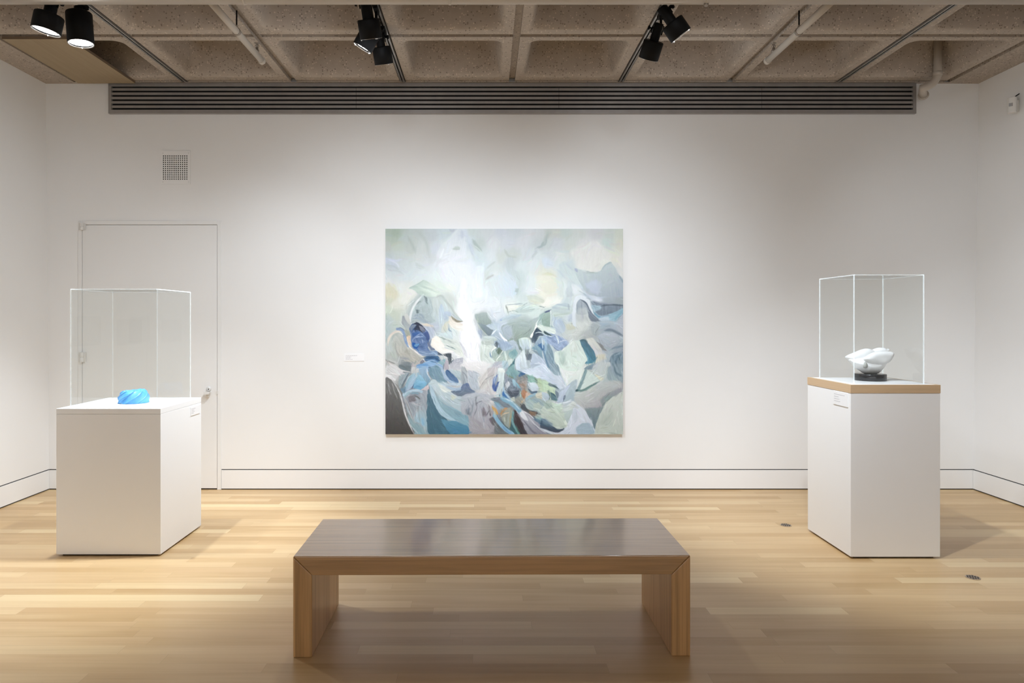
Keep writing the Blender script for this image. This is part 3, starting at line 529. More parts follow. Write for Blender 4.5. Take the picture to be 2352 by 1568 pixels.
    S('I','1120,780 1240,680 1330,760 1230,960 1140,900','9aa29e','8b8b86',50,1.2,.08); S('I','1050,740 1120,710 1120,790 1060,790','c6cec6',None,40,1.2,.04); S('I','1260,560 1370,555 1395,660 1330,745 1270,660','b8937a','a87f68',50,1.2,.08); S('I','1380,600 1470,640 1340,755','cdb3a4','d6c3b4',-40,1.2,.03); L('I','1230,560 1260,700','a9c3b9',30,1,.8); L('I','1260,830 1330,760','d6b694',26,1.2,.7)
    S('I','620,740 830,705 1010,870 1010,965 860,890 690,800','858f98','7b8690',40,1.2,.07); S('I','680,810 780,830 830,900 900,930 820,990 740,920','7f9fb0','90aec6',50,1.2,.06)
    S('I','820,960 1040,930 1090,1040 1030,1290 1000,1380 860,1200','a3a79e','97a3a0',95,1.2,.1); S('I','640,890 740,960 775,1060 710,1065','cdac78','c09a66',50,.9,.04); L('I','830,1090 880,990 970,930','bd9470',30,1); L('I','830,1120 900,1060 1010,1035','dcc6ab',18,.7); L('I','1050,1060 1030,1200 1030,1340','b3a074',26,1.4,.6); L('I','900,1130 920,1220','c9d0c6',30,1.4,.7)
    L('I','700,1100 800,1250 920,1380 1080,1490','8fb5cd',80,.8,1,False); L('I','860,1310 960,1420 1050,1480','6f94ba',30,1,.8); L('I','690,1010 720,1130','a9c9d3',40,1.2,.8)
    S('I','1110,1000 1180,1010 1290,1200 1440,1490 1220,1490 1110,1250','5a5153','4c4a4e',65,.9,.07); L('I','1095,1030 1080,1200 1120,1330 1215,1490','7ba3a7',44,.8,1,False); L('I','1150,1280 1180,1400 1240,1490','5f8880',30,1.2,.8)
    S('I','1155,995 1230,965 1400,1060 1800,1420 1800,1500 1420,1500 1280,1220','b9bbc3','858893',48,.8,.08,1,60); S('I','1165,990 1280,995 1350,1080 1405,1210 1300,1160','dcdfe5',None,50,1,.03); L('I','1300,1180 1420,1330 1560,1490','747681',26,1,.8); L('I','1400,1100 1560,1290 1800,1480','cfd2d9',24,1,.8)
    S('I','1330,800 1480,755 1650,755 1800,900 1800,1220 1600,1185 1500,1010 1350,950','9eb1b8','aebdb3',40,1,.08); S('I','1510,860 1640,820 1700,930 1560,980','b7c5bd',None,20,1.4,.05); S('I','1250,930 1320,845 1400,960 1600,1010 1580,1085 1400,1035','5a636b','70706f',30,1,.06); S('I','1420,1030 1585,1020 1540,1115','8a7769',None,20,1.4,.05); L('I','1480,970 1600,960 1700,980','c6d3d0',20,1,.8)
    L('I','1330,790 1450,690 1610,630','9dbccc',54,.9,1); S('I','1580,640 1800,590 1800,750 1600,720','d3d5c8','c9c6b6',10,1.6,.03); S('I','1500,1150 1800,1210 1800,1400 1640,1260','6a7f90','7c95a6',35,1.4,.05); L('I','1590,1160 1740,1170','8fb5b8',60,2.4,.7); L('I','1220,970 1400,1050 1540,1170','e3e6ea',16,.7); L('I','870,740 1050,830 1225,985','8db2c6',100,.9,1,False); L('I','890,735 1060,795 1225,960','c9dce5',22,.7)
    # ---- bottom right
    S('J','-20,0 60,40 240,260 410,530 300,525 150,400 -20,330','cfdbe8','c3d0de',45,.8,.04); S('J','180,0 330,20 385,180 375,245 260,230','8fa2ac','9cb0ba',55,.9,.07); L('J','0,10 110,90 240,260','e9f0f5',16,.7); S('J','120,60 260,230 400,260 500,480 400,520 260,330','c3cfdc','ccd6e0',50,1,.04)
    S('J','370,80 560,160 800,150 860,130 790,300 610,430 540,480 420,250','e2e8e6','d5e0da',50,.9,.02); L('J','400,110 480,280 560,460','e9ecf0',50,1.2,.8); L('J','470,160 640,170 800,150','eef3f1',20,1,.8)
    S('J','940,60 1080,0 1170,30 1140,80 1080,125 900,125','8ea1ad',None,10,1.2,.06); S('J','1140,-20 1450,-20 1470,200 1310,330 1160,250 1060,140','c3cbcc','bfc9c8',40,2,.02); S('J','1100,220 1310,310 1240,365','dadac7',None,30,2,.01); L('J','920,120 1060,170 1110,250 1220,370','a7b3b0',18,1,.8)
    S('J','950,160 1100,240 1210,370 1000,480 860,540 790,520','c9d8d4','cfdcd8',60,1.4,.02,.9)
    S('J','1400,60 1710,0 1710,330 1450,350 1380,300','8e9fa9','9aabb2',70,2.4,.05,.8); L('J','1530,60 1570,190 1710,270','6e838f',40,1.6,.8)
    S('J','700,600 860,570 1100,460 1330,390 1700,380 1710,640 1500,720 1400,780 1300,920 950,960 800,900 690,780','c3ccc8','aaa8ae',70,3,.03,.95,60); S('J','1050,430 1330,390 1620,470 1300,580','c0c7c8',None,10,4,.02,.8)
    S('J','1710,500 1710,640 1500,710 1390,790 1290,940 1250,760 1400,620','9fa1a9','87999a',80,3,.04,.9); S('J','900,960 1040,940 1290,930 1190,1160 1130,1450 1040,1230','8d9a9d','6a7f89',86,2.4,.06); S('J','1300,740 1400,660 1480,700 1390,800','8fa3a0',None,80,3,.05,.8)
    L('J','925,150 850,360 765,560','8aa2a6',62,.9,1,False); L('J','905,190 830,380','9fb5b8',20,1,.7); L('J','700,570 860,562 1000,490 1215,375','76918f',40,.9,1); L('J','700,575 760,560','50676c',44,1,1)
    S('J','560,440 740,330 720,540 660,720 560,810 450,835 490,640','b7c6cd','a9bac3',70,.9,.04); S('J','480,520 590,450 500,640 440,800 310,805 390,600','c6d1e0','b7c5d6',-60,.8,.06); S('J','450,700 500,660 490,720 450,790','717f8e',None,60,1,.04)
    S('J','0,350 100,355 150,480 140,560 0,600','b5ccb4','bfd3bb',85,.9,.07); S('J','150,480 280,520 305,660 180,600','cbdec5',None,60,.9,.04); S('J','180,600 300,680 315,790 200,745','587179','6f8a92',40,.9,.05); S('J','160,405 300,480 330,530 150,460','798990',None,35,.9,.04); S('J','280,540 350,640 320,730 290,650','8796a3',None,60,1,.05); L('J','130,560 160,660 150,770','5f7378',20,.8,.9)
    S('J','0,600 130,640 150,760 60,790 0,760','b9c8d4',None,40,1.2,.06)
    S('J','-20,960 100,850 220,830 430,880 500,1150 548,1240 480,1360 330,1385 200,1310 60,1190 -20,1130','c3d0c8','b5c1b8',40,1,.06); S('J','40,850 220,830 260,930 100,960','a9bbb4',None,40,1.6,.06); S('J','200,830 360,840 420,960 330,1050 240,950','c9dbcf',None,60,1.6,.06); S('J','458,1210 522,1190 548,1260 480,1295','e0e9e0',None,40,1,.01); S('J','430,970 640,800 720,850 640,1010 480,1030','d5dcda','c6d2d2',-45,1,.04)
    S('J','460,1030 640,960 680,900 640,1100 540,1260','bccbcb',None,70,1.4,.03); L('J','200,790 330,840 430,830 640,785','e6ecf3',20,.8)
    S('J','-20,1180 60,1185 200,1310 330,1390 475,1370 400,1440 250,1450 -20,1360','5c6f82','4d5561',20,1.2,.05); S('J','0,1160 120,1180 230,1310 60,1290','7d92a2',None,30,3,.05,.8); L('J','-20,1370 200,1465 420,1490','c6ced8',50,1)
    S('J','720,860 830,905 930,1020 1040,1220 1122,1430 1110,1500 390,1500 470,1385 540,1290 620,1060','ced5de','c6cfdc',70,.8,.02); S('J','730,1370 830,1270 1040,1270 1115,1420 1110,1500 780,1500','a6b8c5','9fb2bf',-10,1.8,.04); S('J','620,1050 700,960 760,1100 700,1250','c0cbd6',None,80,4,.02,.8)
    S('J','1125,1500 1190,1155 1290,930 1390,785 1520,695 1730,625 1730,1500','c9d0cb','bac4be',60,.7,.02); S('J','1180,1220 1330,1000 1500,950 1500,1150 1300,1300','b9c3bd',None,-40,6,.03,.7)
    # short strokes that follow the forms, loosening every edge
    R = np.random.RandomState(11)
    sx_, sy_ = (NX-1)/(x1-x0), (NY-1)/(y1-y0)
    for rnd_pass, (count, lmin, lmax, wmin, wmax, al) in enumerate(((1500, 9, 26, 1.6, 4.2, .5), (2600, 5, 16, .7, 1.7, .55), (2200, 8, 26, .6, 1.5, .6))):
        lum = img.mean(axis=2)
        for _ in range(3): lum = (lum + np.roll(lum,2,0)+np.roll(lum,-2,0)+np.roll(lum,2,1)+np.roll(lum,-2,1))/5
        gy_, gx_ = np.gradient(lum)
        def blur(a, r):
            for ax_ in (0, 1):
                cs = np.cumsum(np.concatenate([np.repeat(np.take(a, [0], ax_), r+1, ax_), a, np.repeat(np.take(a, [-1], ax_), r, ax_)], ax_), ax_)
                n_ = a.shape[ax_]; a = (np.take(cs, np.arange(2*r+1, 2*r+1+n_), ax_) - np.take(cs, np.arange(0, n_), ax_))/(2*r+1)
            return a
        jxx, jyy, jxy = gx_*gx_, gy_*gy_, gx_*gy_
        for _ in range(2): jxx, jyy, jxy = blur(jxx, 9), blur(jyy, 9), blur(jxy, 9)
        ORI = .5*np.arctan2(2*jxy, jxx-jyy) + math.pi/2
        tone = blur(blur(lum, 5), 5)
        src = img.copy()
        for _ in range(count):
            py = y0 + (y1-y0)*(R.rand()**.62 if R.rand() < .85 else R.rand()); px = x0 + (x1-x0)*R.rand()
            jx, jy = int((px-x0)*sx_), int((py-y0)*sy_)
            low = (py-y0)/(y1-y0)
            if rnd_pass == 2:
                px = min(x1-2, max(x0+2, 1130+170*R.randn())); py = min(y1-2, max(y0+2, 860+85*R.randn())); jx, jy = int((px-x0)*sx_), int((py-y0)*sy_); low = .7
            ang = ORI[jy,jx]
            ang += R.randn()*.16
            Ls = R.uniform(lmin, lmax)*(1.3 if low < .35 else 1); w = R.uniform(wmin, wmax)*(1.5 if low < .35 else 1)
            bend = R.randn()*.22
            c = src[jy,jx] + (2.3 if rnd_pass == 2 else 1)*R.randn()*(.036*min(1, tone[jy,jx]*1.3) if low > .35 else .012)*np.ones(3) + R.randn(3)*.010
            i0, i1 = max(0, jx-int(Ls*sx_)-3), min(NX, jx+int(Ls*sx_)+4); j0, j1 = max(0, jy-int(Ls*sy_)-3), min(NY, jy+int(Ls*sy_)+4)
            X = GX[j0:j1,i0:i1]-px; Y = GY[j0:j1,i0:i1]-py
            u = X*math.cos(ang)+Y*math.sin(ang); v = -X*math.sin(ang)+Y*math.cos(ang) - bend*u*u/Ls
            prof = np.clip(1-(u/(Ls*.5))**2, 0, 1)
            hair = 1 + .35*np.sin(v*5.1/max(.6,w*.35)+px)
            m = np.clip((w*.5*np.sqrt(prof)-np.abs(v))/.8+.5, 0, 1)*(prof > 0)*al*hair*np.clip(prof*2.5,0,1)
            m = np.clip(m, 0, .9)[..., None]
            img[j0:j1,i0:i1] = img[j0:j1,i0:i1]*(1-m)+c*m
    # brushwork over everything
    n = vnoise(GX/2.2, GY/11, 901)*.5 + vnoise(GX/1.6+GY/3, GY/1.6, 902)*.5
    img[:] = np.clip(img + .018*n[..., None], 0, 1)
    return img
# ================================================================== materials
M = {}
M['wall'] = mat_paint('wall_paint', (.825,.822,.815), .65, .012, .05)
M['door'] = mat_paint('door_paint', (.805,.80,.79), .5, .012, .03)
M['base'] = mat_paint('baseboard_paint', (.835,.832,.828), .45, .015, .02)
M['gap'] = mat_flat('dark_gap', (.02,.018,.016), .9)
M['concrete'] = mat_concrete('rib_concrete', (.54,.475,.41,1), (.40,.345,.295,1))
M['floor'] = mat_planks('maple_strip_floor', .081, 1.15,
    [(0, hexc('b69466')), (.35, hexc('be9c6f')), (.6, hexc('c4a377')), (.85, hexc('caab7f')), (1, hexc('d6bc90'))],
    'x', .36, .08, .0008, spec=.42, gapdark=.35)
M['bench_long'] = mat_planks('bench_oak', .142, 9.0,
    [(0, hexc('ae8556')), (.5, hexc('b88f5f')), (1, hexc('c29a69'))], 'x', .32, .42, .0009, spec=.5, coat=.8, coat_rough=.115, gapdark=.5, axis_w='yz')
M['bench_leg'] = mat_planks('bench_leg_oak', .142, 9.0,
    [(0, hexc('b28857')), (.5, hexc('bd9260')), (1, hexc('c89e6c'))], 'z', .36, .42, .0009, spec=.5, coat=.3, coat_rough=.2, gapdark=.4, axis_w='xy')
M['plinth'] = mat_paint('plinth_paint', (.86,.86,.86), .4, .008, .015, spec=.4)
M['capwood'] = mat_planks('birch_edge', .2, 6.0, [(0, hexc('c3a580')), (1, hexc('cdb08d'))], 'x', .45, .2, 0, spec=.4, axis_w='z')
M['ply'] = mat_planks('plywood_face', 3.0, 9.0, [(0, hexc('9c8b72')), (1, hexc('a49379'))], 'y', .7, .12, 0, spec=.2, axis_w='x')
M['plyedge'] = mat_flat('plywood_edge', (.2,.14,.09), .8)
M['acrylic'] = mat_acrylic('clear_acrylic', (.985,.992,.99,1), 1.0)
M['edge'] = mat_acrylic_edge('acrylic_edge', (.84,.91,.95,1), .24)  # bright edge glow put into the colour; the next two are weaker copies
M['edgeclear'] = mat_acrylic_edge('acrylic_joint', (.86,.9,.92,1), .07)
M['edgetop'] = mat_acrylic_edge('acrylic_top_edge', (.86,.9,.92,1), .17)
M['black'] = mat_flat('black_enamel', (.006,.006,.0065), .55, 0, .12)
M['blackrough'] = mat_flat('black_plastic', (.005,.005,.005), .6, 0, .1)
M['steel'] = mat_flat('track_aluminium', (.40,.385,.37), .42, .7)
M['trackslot'] = mat_flat('track_slot', (.03,.028,.026), .5, .6)
M['pipe'] = mat_paint('pipe_paint', (.50,.455,.40), .5, .04, .05, spec=.4)
M['brass'] = mat_flat('sprinkler_metal', (.33,.29,.25), .45, .7)
M['lens'] = mat_emit('lamp_lens', (1,.97,.93,1), 22)
M['lensdim'] = mat_emit('lamp_lens_glass', (1,.97,.93,1), 5)
M['chrome'] = mat_flat('bright_clip', (.7,.7,.7), .3, 1)
M['grille'] = mat_flat('grille_metal', (.36,.345,.335), .4, .45)
M['void'] = mat_flat('grille_void', (.004,.003,.003), .9)
M['card'] = mat_paint('card_white', (.855,.855,.86), .5, .01, .0)
M['print'] = mat_flat('printed_grey', (.52,.51,.54), .7)
M['metalgrey'] = mat_flat('floor_plate_bronze', (.38,.29,.21), .5, .2)
M['hole'] = mat_flat('floor_plate_hole', (.02,.016,.013), .8)
M['lock'] = mat_paint('lock_paint', (.72,.71,.69), .4, .02, .0, spec=.5)
M['sensor'] = mat_paint('sensor_plastic', (.74,.73,.70), .4, .01, .0, spec=.5)
M['stoneblack'] = mat_flat('black_stone', (.02,.02,.022), .16, 0, .6)
M['frame_dark'] = mat_flat('frame_dark', (.04,.035,.03), .5)
M['print_dark'] = mat_paint('picture_print', (.12,.12,.13), .5, .2, .0)

# ================================================================== room shell
YW = 5.895; YF = -4.6; H = 3.504
XLb, XLt = -3.778, -3.808      # left wall leans a hair, like the photographed corner
XRb, XRt = 4.199, 4.247

bm = bmesh.new(); add_box(bm, -4.2, 4.7, YF-.2, YW+.2, -.1, 0)
fl = obj('floor', bm, M['floor']); fl['kind'] = 'structure'

DX0, DX1, DZ = -3.527, -2.293, 2.32          # door frame outer edges
RV0, RV1 = .1685, .1765                      # shadow reveal above the skirting
def wall_section(bm, x0, x1, z0, z1): add_box(bm, x0, x1, YW, YW+.16, z0, z1)
bm = bmesh.new()
wall_section(bm, -4.05, DX0, RV1, 3.96); wall_section(bm, DX0, DX1, DZ, 3.96); wall_section(bm, DX1, 4.5, RV1, 3.96)
add_box(bm, -4.05, DX0, YW+.02, YW+.16, 0, RV1); add_box(bm, DX1, 4.5, YW+.02, YW+.16, 0, RV1)
o = obj('wall_back', bm, M['wall']); o['kind'] = 'structure'
bm = bmesh.new()
kL = (XLt-XLb)/H
add_prism(bm, [(XLb+kL*RV1, RV1), (XLb+kL*3.96, 3.96), (-4.05, 3.96), (-4.05, 0), (XLb-.02, 0), (XLb-.02+kL*RV1, RV1)], 'y', YF, YW)
o = obj('wall_left', bm, M['wall']); o['kind'] = 'structure'
bm = bmesh.new()
kR = (XRt-XRb)/H
add_prism(bm, [(XRb+kR*RV1, RV1), (XRb+.02+kR*RV1, RV1), (XRb+.02, 0), (4.5, 0), (4.5, 3.96), (XRb+kR*3.96, 3.96)], 'y', YF, YW)
o = obj('wall_right', bm, M['wall']); o['kind'] = 'structure'
bm = bmesh.new(); add_box(bm, -4.05, 4.5, YF-.16, YF, 0, 3.96)
o = obj('wall_front', bm, M['wall']); o['kind'] = 'structure'

fw_ = .033
# skirting: flush boards, slit shade above and below put in as dark strips
BZ0 = .009
bm = bmesh.new(); add_box(bm, DX1+.002, XRb-.001, YW-.001, YW+.018, BZ0, RV0); add_box(bm, XLb+.001, DX0-.002, YW-.001, YW+.018, BZ0, RV0)
o = obj('baseboard_back', bm, M['base']); o['kind'] = 'structure'
bm = bmesh.new(); add_box(bm, XLb-.018, XLb+.001, YF+.002, YW-.002, BZ0, RV0); o = obj('baseboard_left', bm, M['base']); o['kind'] = 'structure'
bm = bmesh.new(); add_box(bm, XRb-.001, XRb+.018, YF+.002, YW-.002, BZ0, RV0); o = obj('baseboard_right', bm, M['base']); o['kind'] = 'structure'
bm = bmesh.new(); add_box(bm, DX1+.002, XRb, YW+.004, YW+.0195, .001, .0088); add_box(bm, XLb, DX0-.002, YW+.004, YW+.0195, .001, .0088)
add_box(bm, DX1+.002, XRb, YW+.007, YW+.0195, RV0+.0002, RV1-.0002); add_box(bm, XLb, DX0-.002, YW+.007, YW+.0195, RV0+.0002, RV1-.0002); add_box(bm, lx0 if False else DX0+fw_+.003, DX1-fw_-.004, YW+.006, YW+.03, .001, .0105)
add_box(bm, XLb-.0195, XLb-.007, YF+.002, YW, RV0+.0002, RV1-.0002); add_box(bm, XRb+.007, XRb+.0195, YF+.002, YW, RV0+.0002, RV1-.0002)
add_box(bm, XLb-.0195, XLb-.004, YF+.002, YW, .001, .0088); add_box(bm, XRb+.004, XRb+.0195, YF+.002, YW, .001, .0088)
o = obj('slit_shade_1', bm, M['gap']); o['kind'] = 'structure'  # near-black strips stand in for the shade inside the slits

# ---- flush door
dr = thing('door_1', None, None, (-2.91, YW, 0), kind='structure')
fw = .033
bm = bmesh.new()
add_box(bm, DX0, DX0+fw, YW-.006, YW+.09, 0, DZ); add_box(bm, DX1-fw, DX1, YW-.006, YW+.09, 0, DZ); add_box(bm, DX0+fw, DX1-fw, YW-.006, YW+.09, DZ-fw, DZ)
obj('door_frame', local(bm, dr), M['door'], dr, .002)
lx0, lx1, lz1 = DX0+fw+.003, DX1-fw-.004, DZ-fw-.0035
bm = bmesh.new(); add_box(bm, lx0, lx1, YW-.001, YW+.04, .011, lz1)
obj('door_leaf', local(bm, dr), M['door'], dr, .0012)
bm = bmesh.new(); add_box(bm, DX0+fw, DX1-fw, YW+.05, YW+.088, 0, DZ-fw); obj('door_stop', local(bm, dr), M['gap'], dr)
hx_ = lx0+.003
def hinge(z, h):
    bm = bmesh.new(); add_lathe(bm, (hx_, YW-.016, z-h/2), (0,0,1), [(0,.006),(0,.015),(h*.47,.015),(h*.475,.011),(h*.525,.011),(h*.53,.015),(h,.015),(h,.006)], 16)
    add_box(bm, hx_-.03, hx_+.03, YW-.012, YW-.0065, z-h/2, z+h/2)
    return obj('hinge', local(bm, dr), M['lock'], dr, .001)
hinge(Z_at(820, YW), .085); hinge(2.268, .06); hinge(.32, .085)
# painted-over lock: round cylinder and a short lever on a rose
kx = X_at(480, YW)
bm = bmesh.new(); add_lathe(bm, (kx, YW-.0005, Z_at(893, YW)), (0,-1,0), [(0,.021),(.007,.021),(.010,.017),(.012,.016),(.0125,.006),(.0095,.005)], 28)
lk = obj('lock_cylinder', local(bm, dr), M['lock'], dr)
bm = bmesh.new(); add_lathe(bm, (kx, YW-.0126, Z_at(893.5, YW)), (0,-1,0), [(0,.0045),(.001,.0045)], 12)
obj('keyhole', local(bm, dr), M['gap'], lk).matrix_parent_inverse = Matrix.Identity(4)
bm = bmesh.new()
hz = Z_at(902, YW)
add_prism(bm, [(kx-.028, hz+.012), (kx+.024, hz+.012), (kx+.016, hz-.010), (kx-.022, hz-.010)], 'y', YW-.05, YW-.02)
add_prism(bm, [(kx-.02, hz-.008), (kx+.012, hz-.008), (kx+.006, hz-.034), (kx-.014, hz-.034)], 'y', YW-.028, YW-.0005)
add_tube(bm, [(kx+.018, YW-.03, hz+.006), (kx+.03, YW-.022, hz+.012)], .005, 10)
obj('door_handle', local(bm, dr), M['lock'], dr, .002)
bm = bmesh.new(); add_box(bm, lx1+.0002, lx1+.012, YW-.010, YW-.0062, hz-.012, hz+.02); obj('strike_plate', local(bm, dr), M['lock'], dr)

# ---- coffered concrete ceiling
MOD = .933; GX0 = .215; GY0 = 5.832
GW = .026            # half width of a groove
GD = .035
def coffer_ring(cx, cy, half, z, n=7, rad=.075):
    r = min(rad, half*.6); P = []
    for (sx, sy, a0) in ((1,1,0),(-1,1,90),(-1,-1,180),(1,-1,270)):
        for k in range(n):
            a = math.radians(a0 + 90*k/(n-1))
            P.append((cx+sx*(half-r)+r*math.cos(a), cy+sy*(half-r)+r*math.sin(a), z))
    return P
bm = bmesh.new()
xk = [GX0 + MOD*k for k in range(-4, 5)]
ROWS = 11
yk = [GY0 - MOD*j for j in range(0, ROWS+1)]
def quad(p): 
    f = bm.faces.new([bm.verts.new(q) for q in p]); return f
def flat(x0, x1, y0, y1, z): return quad(((x0,y0,z),(x1,y0,z),(x1,y1,z),(x0,y1,z)))
for i in range(8):
    for j in range(ROWS):
        x0, x1 = xk[i]+GW, xk[i+1]-GW; y1, y0 = yk[j]-GW*.9, yk[j+1]+GW*.9
        cx, cy = (xk[i]+xk[i+1])/2, (yk[j]+yk[j+1])/2
        prof = [(.382,0),(.371,.004),(.362,.014),(.354,.032),(.346,.06),(.318,.24),(.305,.30),(.285,.335),(.25,.352)]
        rings = [[bm.verts.new(p) for p in coffer_ring(cx, cy, h, H+z)] for h, z in prof]
        N = len(rings[0])
        for a, b in zip(rings, rings[1:]):
            for k in range(N):
                f = bm.faces.new((a[k], a[(k+1)%N], b[(k+1)%N], b[k])); f.smooth = True
        bm.faces.new(rings[-1])
        # flat rib face round the opening
        C = [bm.verts.new((x1,y1,H)), bm.verts.new((x0,y1,H)), bm.verts.new((x0,y0,H)), bm.verts.new((x1,y0,H))]
        r0 = rings[0]; n = N//4
        for q in range(4):
            for k in range(n-1): bm.faces.new((C[q], r0[q*n+k], r0[q*n+k+1]))
            nq = (q+1) % 4
            bm.faces.new((C[q], r0[q*n+n-1], r0[(nq*n) % N], C[nq]))
# grooves between the cells (running front to back, then across)
ya, yb = yk[-1]-GW, yk[0]+GW
for x in xk:
    flat(x-GW, x+GW, ya, yb, H+GD); quad(((x-GW,ya,H),(x-GW,yb,H),(x-GW,yb,H+GD),(x-GW,ya,H+GD))); quad(((x+GW,ya,H),(x+GW,yb,H),(x+GW,yb,H+GD),(x+GW,ya,H+GD)))
gw = GW*.9
for y in yk:
    for i in range(8):
        x0, x1 = xk[i]+GW, xk[i+1]-GW
        flat(x0, x1, y-gw, y+gw, H+GD*.6); quad(((x0,y-gw,H),(x1,y-gw,H),(x1,y-gw,H+GD*.6),(x0,y-gw,H+GD*.6))); quad(((x0,y+gw,H),(x1,y+gw,H),(x1,y+gw,H+GD*.6),(x0,y+gw,H+GD*.6)))
# solid margins along the walls
flat(-4.05, xk[0]-GW, YF-.1, YW+.1, H); flat(xk[-1]+GW, 4.5, YF-.1, YW+.1, H)
flat(xk[0]-GW, xk[-1]+GW, yk[0]+gw, YW+.1, H); flat(xk[0]-GW, xk[-1]+GW, YF-.1, yk[-1]-gw, H)
bmesh.ops.remove_doubles(bm, verts=bm.verts[:], dist=1e-5)
ce = obj('ceiling', bm, M['concrete']); ce['kind'] = 'structure'
bm = bmesh.new(); add_box(bm, -4.05, 4.5, YF-.1, YW+.1, H+.40, H+.46); o = obj('roof', bm, M['concrete']); o['kind'] = 'structure'

# ================================================================== long air grille under the ceiling
gx0, gx1 = X_at(248.5, 5.865), X_at(2105, 5.865)
gz1, gz0 = H-.004, Z_at(260.5, 5.865)
YG = 5.865
gr = thing('air_grille', 'long grey metal air grille with six dark slots, across the top of the back wall', 'air vent', ((gx0+gx1)/2, YW, gz0))
fl_, ft, fb = .028, .029, .033
bm = bmesh.new()
add_box(bm, gx0, gx1, YG, YW-.001, gz1-ft, gz1); add_box(bm, gx0, gx1, YG, YW-.001, gz0, gz0+fb)
add_box(bm, gx0, gx0+fl_, YG, YW-.001, gz0+fb, gz1-ft); add_box(bm, gx1-fl_, gx1, YG, YW-.001, gz0+fb, gz1-ft)
obj('grille_frame', local(bm, gr), M['grille'], gr, .0015)
bm = bmesh.new(); add_box(bm, gx0+fl_, gx1-fl_, YW-.008, YW-.001, gz0+fb, gz1-ft); obj('grille_backing', local(bm, gr), M['void'], gr)
z0, z1 = gz0+fb, gz1-ft
slot = .0152; bar = ((z1-z0)-6*slot)/5
sx = [gx0+fl_, X_at(818, YG), X_at(1284, YG), X_at(1750, YG), gx1-fl_]
for a, b in zip(sx, sx[1:]):
    for k in range(5):
        zb = z0+slot+k*(slot+bar)
        bm = bmesh.new(); add_box(bm, a+.0012, b-.0012, YG+.001, YG+.004, zb, zb+bar)
        obj('slat', local(bm, gr), M['grille'], gr, .001)

# ================================================================== square perforated wall vent
va, vb = X_at(371, YW), X_at(438, YW); vz1, vz0 = Z_at(346.5, YW), Z_at(423, YW)
vt = thing('wall_vent', 'small square perforated vent plate painted like the wall, above the door', 'air vent', ((va+vb)/2, YW, vz0))
ha, hb, hz1, hz0 = X_at(373.6, YW), X_at(432, YW), Z_at(356, YW), Z_at(413.8, YW)
N = 12; px_ = (hb-ha)/N; pz_ = (hz1-hz0)/N; hs = .57
bm = bmesh.new()
xs_ = [va, ha] ; zs_ = [vz0, hz0]
for k in range(N):
    xs_ += [ha+px_*(k+.5-hs/2), ha+px_*(k+.5+hs/2)]; zs_ += [hz0+pz_*(k+.5-hs/2), hz0+pz_*(k+.5+hs/2)]
xs_ += [hb, vb]; zs_ += [hz1, vz1]
def is_hole(i): return i >= 2 and i < len(xs_)-3 and i % 2 == 0
VV = {}
def gv(i, j):
    if (i, j) not in VV: VV[(i,j)] = bm.verts.new((xs_[i], YW-.006, zs_[j]))
    return VV[(i,j)]
for i in range(len(xs_)-1):
    for j in range(len(zs_)-1):
        if is_hole(i) and is_hole(j): continue
        bm.faces.new((gv(i,j), gv(i+1,j), gv(i+1,j+1), gv(i,j+1)))
ext = bmesh.ops.extrude_face_region(bm, geom=bm.faces[:])
bmesh.ops.translate(bm, verts=[v for v in ext['geom'] if isinstance(v, bmesh.types.BMVert)], vec=(0,.0045,0))
obj('vent_plate', local(bm, vt), M['wall'], vt)
bm = bmesh.new(); add_box(bm, ha, hb, YW-.0014, YW-.0005, hz0, hz1); obj('vent_backing', local(bm, vt), M['void'], vt)
for (cx_, cz_) in ((X_at(375,YW), Z_at(352,YW)), (X_at(434,YW), Z_at(352,YW)), (X_at(375,YW), Z_at(418,YW)), (X_at(434,YW), Z_at(418,YW))):
    bm = bmesh.new(); add_lathe(bm, (cx_, YW-.0061, cz_), (0,-1,0), [(0,.004),(.0015,.0035),(.002,.001)], 12); obj('screw', local(bm, vt), M['lock'], vt)

# ================================================================== motion detector on the right wall
yD = 5.46
xw = XRb + kR*3.2
md = thing('motion_detector', 'small white motion detector with a dark cable, high on the right wall', 'detector', (xw, yD, 3.17), 0)
bm = bmesh.new()
w_, h_, d_ = .062, .125, .045
add_prism(bm, [(0,-w_/2),(0,w_/2),(-d_*.7,w_/2),(-d_,w_/4),(-d_,-w_/4),(-d_*.7,-w_/2)], 'z', 0, h_)
bm.transform(Matrix.Rotation(math.radians(38), 4, 'Z') @ Matrix.Translation((-.022,0,0)))
bm.transform(Matrix.Translation((-.03,0,-.06)))
hs_ = obj('housing', bm, M['sensor'], md, .006, 3)
bm = bmesh.new()
add_prism(bm, [(-d_-.001,-w_/5),(-d_-.001,w_/5),(-d_-.004,w_/6),(-d_-.004,-w_/6)], 'z', .05, .075)
bm.transform(Matrix.Rotation(math.radians(38), 4, 'Z') @ Matrix.Translation((-.022,0,0))); bm.transform(Matrix.Translation((-.03,0,-.06)))
obj('lens_window', bm, M['grille'], md)
bm = bmesh.new(); add_tube(bm, [(-.03,-.012,.06), (-.025,-.015,.078), (-.012,-.02,.088), (-.001,-.022,.096)], .004, 10); obj('cable', bm, M['blackrough'], md)
bm = bmesh.new(); add_box(bm, -.03, -.0005, -.02, .02, -.045, .045); obj('wall_bracket', bm, M['sensor'], md)

